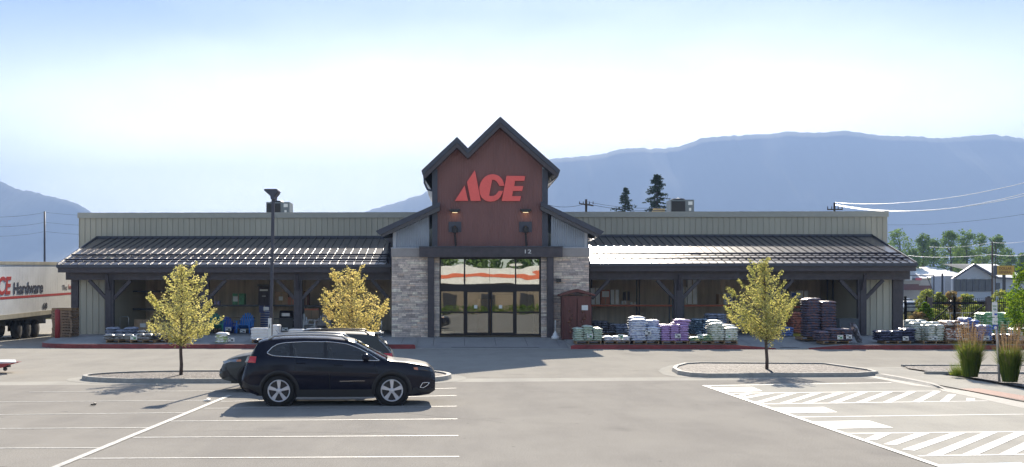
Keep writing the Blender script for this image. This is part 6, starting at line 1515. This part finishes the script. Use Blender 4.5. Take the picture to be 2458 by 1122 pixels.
m = MB(); m.box(hz(2391,Y2_), hz(2399,Y2_), Y2_-.3, Y2_-.05, PZ(695,Y2_), PZ(680,Y2_)); m.build('window', dgl, b2)
for k in range(4): m = MB(); x = hz(2299+k*21,Y2_); m.box(x-.3, x+.3, Y2_-1.3, Y2_-.31, PZ(671,Y2_), PZ(670,Y2_)); m.build('lamp', M['white'], b2)
# yellow sign on a post
Ys = 150; ys_ = thing('yellow_store_sign', (hz(2414,Ys), Ys, 0), 'yellow roadside store sign on a dark post beside the edge tree', 'sign')
m = MB(); m.box(hz(2392,Ys), hz(2435,Ys), Ys, Ys+.6, PZ(661,Ys), PZ(639,Ys)); m.build('sign_box', mat('sign_ochre', (.52,.33,.04), .5, var=.06), ys_)
m = MB(); m.box(hz(2390,Ys), hz(2393,Ys), Ys-.05, Ys+.65, PZ(661.5,Ys), PZ(638.5,Ys)); m.build('sign_edge', M['darkmetal'], ys_)
m = MB(); put_text(m, 'DOLLAR', 1, .01, (hz(2398,Ys), Ys-.02, PZ(649,Ys)), bold=.03, height=.38, width=1.7); put_text(m, 'GENERAL', 1, .01, (hz(2398,Ys), Ys-.02, PZ(658,Ys)), bold=.03, height=.38, width=1.7); m.build('lettering', mat('sign_brown', (.22,.10,.02), .5), ys_)
m = MB(); x = hz(2413,Ys); m.box(x-.15, x+.15, Ys+.2, Ys+.5, 0, PZ(661,Ys)); m.build('post', M['black'], ys_)
# utility poles & wires
def pole(px0, px1, py_top, Y, label, arms=(), rad=.14, wood='darkbark', zb=0, w=2.2):
    o = thing('utility_pole', (hz(px0,Y), Y, zb), label, 'utility pole'); a = Vector((hz(px0,Y), Y, zb)); b = P(px1, py_top, Y)
    m = MB(); m.smooth = True; m.tube([a, b], [rad, rad*.7], 8); m.build('pole', M[wood], o)
    for (py, wpx, dy) in arms:
        c = P(px1, py, Y); h = wpx/2655*Y/2; m = MB(); m.bar((c.x-h, Y-.2, c.z+dy), (c.x+h, Y-.2, c.z-dy), .16); m.build('crossarm', M[wood], o)
        for s in (-1, -.45, .45, 1): m = MB(); m.lathe([(.06,0),(.08,.1),(.05,.25),(.02,.4)], 8, 'Z', (c.x+s*h*.95, Y-.2, c.z+.08)); m.build('insulator', M['darkmetal'], o)
    return o
pole(107, 107, 508, 95, 'tall bare steel utility pole behind the white trailer', rad=.11, wood='darkmetal')
pole(1407, 1407, 479, 150, 'utility pole with a short crossarm above the store roof, right of the entrance tower', arms=((492,34,.15),), rad=.22)
pole(2003, 2003, 487, 150, 'utility pole with a crossarm peeking over the right end of the roof', arms=((503.5,36,0),), rad=.2)
pole(2382, 2382, 580, 135, 'brown utility pole in front of the gabled shop', rad=.13, wood='bark'); pole(2389, 2389, 583, 170, 'thinner utility pole just right of the brown one', rad=.09)
pole(2262, 2262, 657, 200, 'short dark pole before the long shop building', rad=.25, wood='black')
def wire(pts, label, mt, r=.02, group=None):
    m = MB(); P_ = []
    for (a, b, s) in pts:
        for i in range(13): t = i/12; q = a.lerp(b, t); q.z -= s*4*t*(1-t); P_.append(q)
    m.tube(P_, r, 5); o = m.build('power_line', mt); tag(o, label, 'wire', group)
wl_ = mat('bright_wire', (.80,.82,.85), .3, metal=.3); wd_ = mat('grey_wire', (.10,.12,.18), .95, spec=.0)
for (y0, y1, s, l) in ((487,435,1.0,'highest bright wire climbing right from the roof pole'),(493,459,1.5,'middle bright wire climbing right from the roof pole'),(491,466,1.35,'lowest bright wire climbing right from the roof pole')):
    wire([(P(2005,y0,150), P(2500,y1-6,110), s)], l, wl_, .030)
wire([(P(2131,540,180), P(2500,508,130), .5)], 'faint wire crossing the hillside above the far trees', wd_, .018); wire([(P(2231,593,175), P(2382,582,135), .3), (P(2382,582,135), P(2500,570,110), .3)], 'upper grey wire through the brown utility pole', wl_, .016); wire([(P(2180,614,175), P(2382,611,135), .3), (P(2382,611,135), P(2500,604,110), .3)], 'lower grey wire through the brown utility pole', wl_, .022)
for k, (y0, y1) in enumerate(((509,522),(533,545),(555,568))):
    wire([(P(-40,y1,60), P(107,y0+1,95), .12), (P(107,y0+1,95), P(330,y0+6,130), .25)], ('top', 'middle', 'bottom')[k]+' wire on the steel pole behind the trailer', wd_, .011)
wire([(P(1300,488,150), P(1407,489,150), .5), (P(1407,489,150), P(1640,500,150), .6)], 'thin wire through the pole right of the tower', wd_, .03); wire([(P(1407,484,150), P(1640,494,150), .6)], 'upper thin wire running right from the pole right of the tower', wd_, .025)
# far broadleaf trees
def far_tree(px, py, wpx, Y, label, seed, lm=LM['far'], dens=1.0, base_py=None):
    rnd = random.Random(seed); x = hz(px, Y); zt_ = PZ(py, Y); w_ = wpx/2655*Y/2*1.3; o = thing('broadleaf_tree', (x, Y, 0), label, 'tree', 'row of tall trees beyond the shops')
    t = MB(); t.tube([(x,Y,0),(x+.3,Y,zt_*.45),(x,Y,zt_*.85)], [.4,.3,.08], 7); f = MB()
    nb = int(72*dens)
    for k in range(nb):
        hh = rnd.random(); z = zt_*(.10+.88*hh); prof_ = math.sin(math.pi*min(.96, (.15+.82*hh)))**.6; th = rnd.uniform(0, 6.28); r_ = w_*prof_*rnd.uniform(.3,1); c = Vector((x+r_*math.cos(th), Y+r_*math.sin(th), z)); leaves(f, c, w_*.25+.35, 48, .62, rnd, .9)
        if k % 3 == 0: t.tube([(x,Y,max(1,z-w_*.8)), c], [.12,.03], 5, cap=False)
    t.build('trunk', M['darkbark'], o); f.build('crown', lm, o)
for k, (px, py, w_, l) in enumerate(((2160,549,58,'broad cottonwood rising behind the canopy corner'),(2216,561,34,'slim tree second from the store in the far row'),(2240,575,38,'shorter tree third from the store in the far row'),(2281,560,52,'dark full tree in the middle of the far row'),(2320,556,50,'tallest tree of the far row'),(2352,562,38,'brownish tree left of the brown utility pole'),(2392,571,48,'dark tree behind the yellow sign'),(2420,600,44,'lower tree at the right of the far row'),(2300,590,46,'shaded tree behind the tallest one'),(2192,600,30,'small low tree in the gap of the far row'))):
    far_tree(px, py, w_, 320+(k % 3)*12, l, 50+k, dens=.75+.25*(k % 2))
far_tree(2456, 612, 30, 300, 'green tree behind the edge tree at the far row end', 77)
# conifers behind the roof
def fir(px, py, wpx, Y, label, seed, thin=1.0):
    rnd = random.Random(seed); x = hz(px, Y); zt_ = PZ(py, Y); o = thing('conifer_tree', (x, Y, 0), label, 'tree', 'conifers behind the roof'); w_ = wpx/2655*Y/2
    t = MB(); t.tube([(x,Y,0),(x,Y,zt_)], [.35,.04], 7); f = MB(); z = zt_-.2
    while z > zt_*.35:
        d = (zt_-z); L = min(w_*1.6, .5+d*.6)*rnd.uniform(.55,1.1)
        for k in range(5):
            th = rnd.uniform(0, 6.28); l_ = L*rnd.uniform(.35,1.15); tip = Vector((x+l_*math.cos(th), Y+l_*math.sin(th), z-l_*rnd.uniform(.05,.30))); t.tube([(x,Y,z), tip], [.05,.015], 4, cap=False)
            for q in range(6): leaves(f, Vector((x,Y,z)).lerp(tip, .25+.15*q)+Vector((0,0,-.05)), .26, int(7*thin), .30, rnd, .8)
        z -= rnd.uniform(.28,.48)
    t.build('trunk', M['darkbark'], o); f.build('crown', LM['fir'], o)
fir(1500, 452, 54, 190, 'lighter shorter conifer left of the tall one behind the roof', 1, .8); fir(1577, 420, 52, 190, 'tall dark conifer beside the right rooftop unit', 2, 1.2)
# far vehicles
far = dict(L=4.9, W=.95, wr=.38, rim=.25, wheels=(1.0, 3.9), T=suv['T'][:-1]+[(4.9,.6)], B=suv['B'], Lw=suv['Lw'], glass=suv['glass'], ws=suv['ws'], rg=suv['rg'], pillars=[], seams=[], handles=[], mirror=(0,0), rail=(0,0), patches=[])
far['T'] = [(0,.7),(.1,1.1),(.4,1.6),(1,1.75),(2.4,1.75),(2.8,1.62),(3.6,1.2),(4.6,1.05),(4.9,.7)]; far['Lw'] = [(0,.4),(.5,.3),(4.5,.3),(4.9,.4)]; far['B'] = [(0,.65),(.2,1.1),(3.5,1.12),(4.6,.95),(4.9,.6)]
pick = dict(far); pick['L'] = 5.6; pick['wheels'] = (1.1, 4.5); pick['T'] = [(0,1.15),(1.9,1.18),(2.0,1.7),(2.2,1.85),(3.4,1.85),(3.7,1.75),(4.3,1.3),(5.3,1.15),(5.6,.8)]; pick['B'] = [(0,1.0),(4.3,1.1),(5.3,1.0),(5.6,.65)]; pick['Lw'] = [(0,.5),(5.6,.5)]
pick['Wk'] = [(0,.97),(5.2,.97),(5.6,.85)]; pick['glass'] = dict(x0=2.1, x1=4.1, lo=[(2.1,1.22),(4.1,1.2)], hi=[(2.1,1.7),(3.4,1.74),(4.1,1.28)]); pick['ws'] = (3.5, 4.2); pick['rg'] = (-1, -.5)
far['glass'] = dict(x0=.5, x1=3.4, lo=[(.5,1.2),(3.4,1.15)], hi=[(.5,1.5),(1,1.6),(2.5,1.6),(3.4,1.2)]); far['ws'] = (2.7, 3.6); far['rg'] = (.1, .4)
def cp_(c): return mat('car_paint', c, .3, coat=1)
for spec, px, py, Y, rz, c, l in ((pick,2172,707,190,0,(.60,.62,.64),'white pickup truck parked in the far lot'),(far,2180,716,150,R(80),(.50,.52,.53),'white car below the pickup in the far lot'),(far,2243,695,230,0,(.16,.17,.19),'grey car behind the bushes in the far lot'),
        (pick,2300,700,200,R(180),(.07,.08,.11),'dark blue pickup before the glazed shop front'),(far,2330,701,205,R(10),(.20,.22,.26),'silver grey suv before the glazed shop front'),(pick,2348,718,150,R(180),(.10,.06,.07),'dark maroon pickup with an empty bed near the brown pole')):
    make_car('parked_car', spec, cp_(c), (hz(px,Y), Y, 0), rz, l, 'car', 'vehicles in the far lot', detail=False)
fs = thing('steel_frame_gantry', (hz(2222,170), 170, 0), 'thin steel frame standing before the long shop building', 'frame')
for px in (2168, 2242): m = MB(); x = hz(px,170); m.box(x-.08, x+.08, 170, 170.16, 0, PZ(662,170)); m.build('upright', M['darkmetal'], fs)
m = MB(); m.bar((hz(2150,170),170,PZ(663,170)),(hz(2242,170),170,PZ(662,170)),.12); m.bar((hz(2226,170),170,PZ(666,170)),(hz(2240,170),170,PZ(700,170)),.1); m.build('top_bar', M['darkmetal'], fs)
# ================================================================ ACROSS THE STREET, BEHIND THE CAMERA (seen mirrored in the shop glass)
ob = thing('roadside_shop', (0, -32, 0), 'white roadside shop with a red stripe, mirrored in the entrance glass', 'building')
m = MB(); m.box(-24, 22, -44, -32, 0, 3.9); m.build('wall', mat('tan_wall', (.21,.17,.125), .8, var=.15, vscale=.3), ob)
m = MB(); m.box(-25, 23, -45, -31.5, 3.9, 6.2); m.build('fascia', mat('white_fascia', (.72,.72,.68), .5), ob)
m = MB(); m.box(-25, 23, -31.49, -31.44, 4.75, 5.35); m.build('stripe', mat('orange_red_stripe', (.62,.13,.05), .5), ob)
for k in range(9): m = MB(); m.box(-22+k*5, -20.2+k*5, -31.95, -31.9, 0, 2.6); m.build('window', M['black'], ob)
for k in range(12):
    rnd = random.Random(300+k); x = -30+k*5.5; o = thing('roadside_tree', (x, -52, 0), 'dark green tree behind the roadside shop', 'tree', 'trees behind the roadside shop'); f = MB(); t = MB(); t.tube([(x,-52,0),(x,-52,8)], [.3,.1], 6)
    for q in range(40): th = rnd.uniform(0,6.28); hh = rnd.random(); leaves(f, Vector((x+3*math.cos(th)*rnd.random(), -52+2.5*math.sin(th)*rnd.random(), 3+9*hh)), 1.0, 22, .7, rnd)
    t.build('trunk', M['darkbark'], o); f.build('crown', LM['far'], o)
hg = MB(); rnd = random.Random(4)
for k in range(900): leaves(hg, Vector((rnd.uniform(-22,20), rnd.uniform(-30.5,-29.8), rnd.uniform(.2,1.2))), .3, 5, .3, rnd)
tag(hg.build('hedge', LM['edge']), 'clipped green hedge along the roadside shop', 'hedge')
# small debris on the lot
for px, py, s, l in ((224,973,.06,'dark scrap of litter on the empty left bays'),(497,963,.08,'white paper scrap beside the long white dividing line')):
    p = G(px, py, .012); m = MB(); m.cbox((p.x,p.y,.03), (s*2,s,.03), rz=.5); m.cbox((p.x+.04,p.y,.06), (s,s*.8,.02), rz=1.1, rx=.4); tag(m.build('litter', M['cladding'] if s > .055 and px < 300 else M['paper']), l, 'litter')
# ================================================================ HAZE
hm = bpy.data.materials.new('haze'); hm.use_nodes = True; n = hm.node_tree.nodes; n.clear(); o_ = n.new('ShaderNodeOutputMaterial'); pv_ = n.new('ShaderNodeVolumePrincipled')
pv_.inputs['Color'].default_value = (.41,.60,1.0,1); pv_.inputs['Density'].default_value = HAZE_D; pv_.inputs['Anisotropy'].default_value = .0
hm.node_tree.links.new(pv_.outputs[0], o_.inputs['Volume'])
h = MB(); h.box(-9400, 9400, -420, 9400, -1.1, 1080); tag(h.build('haze', hm), kind='stuff')
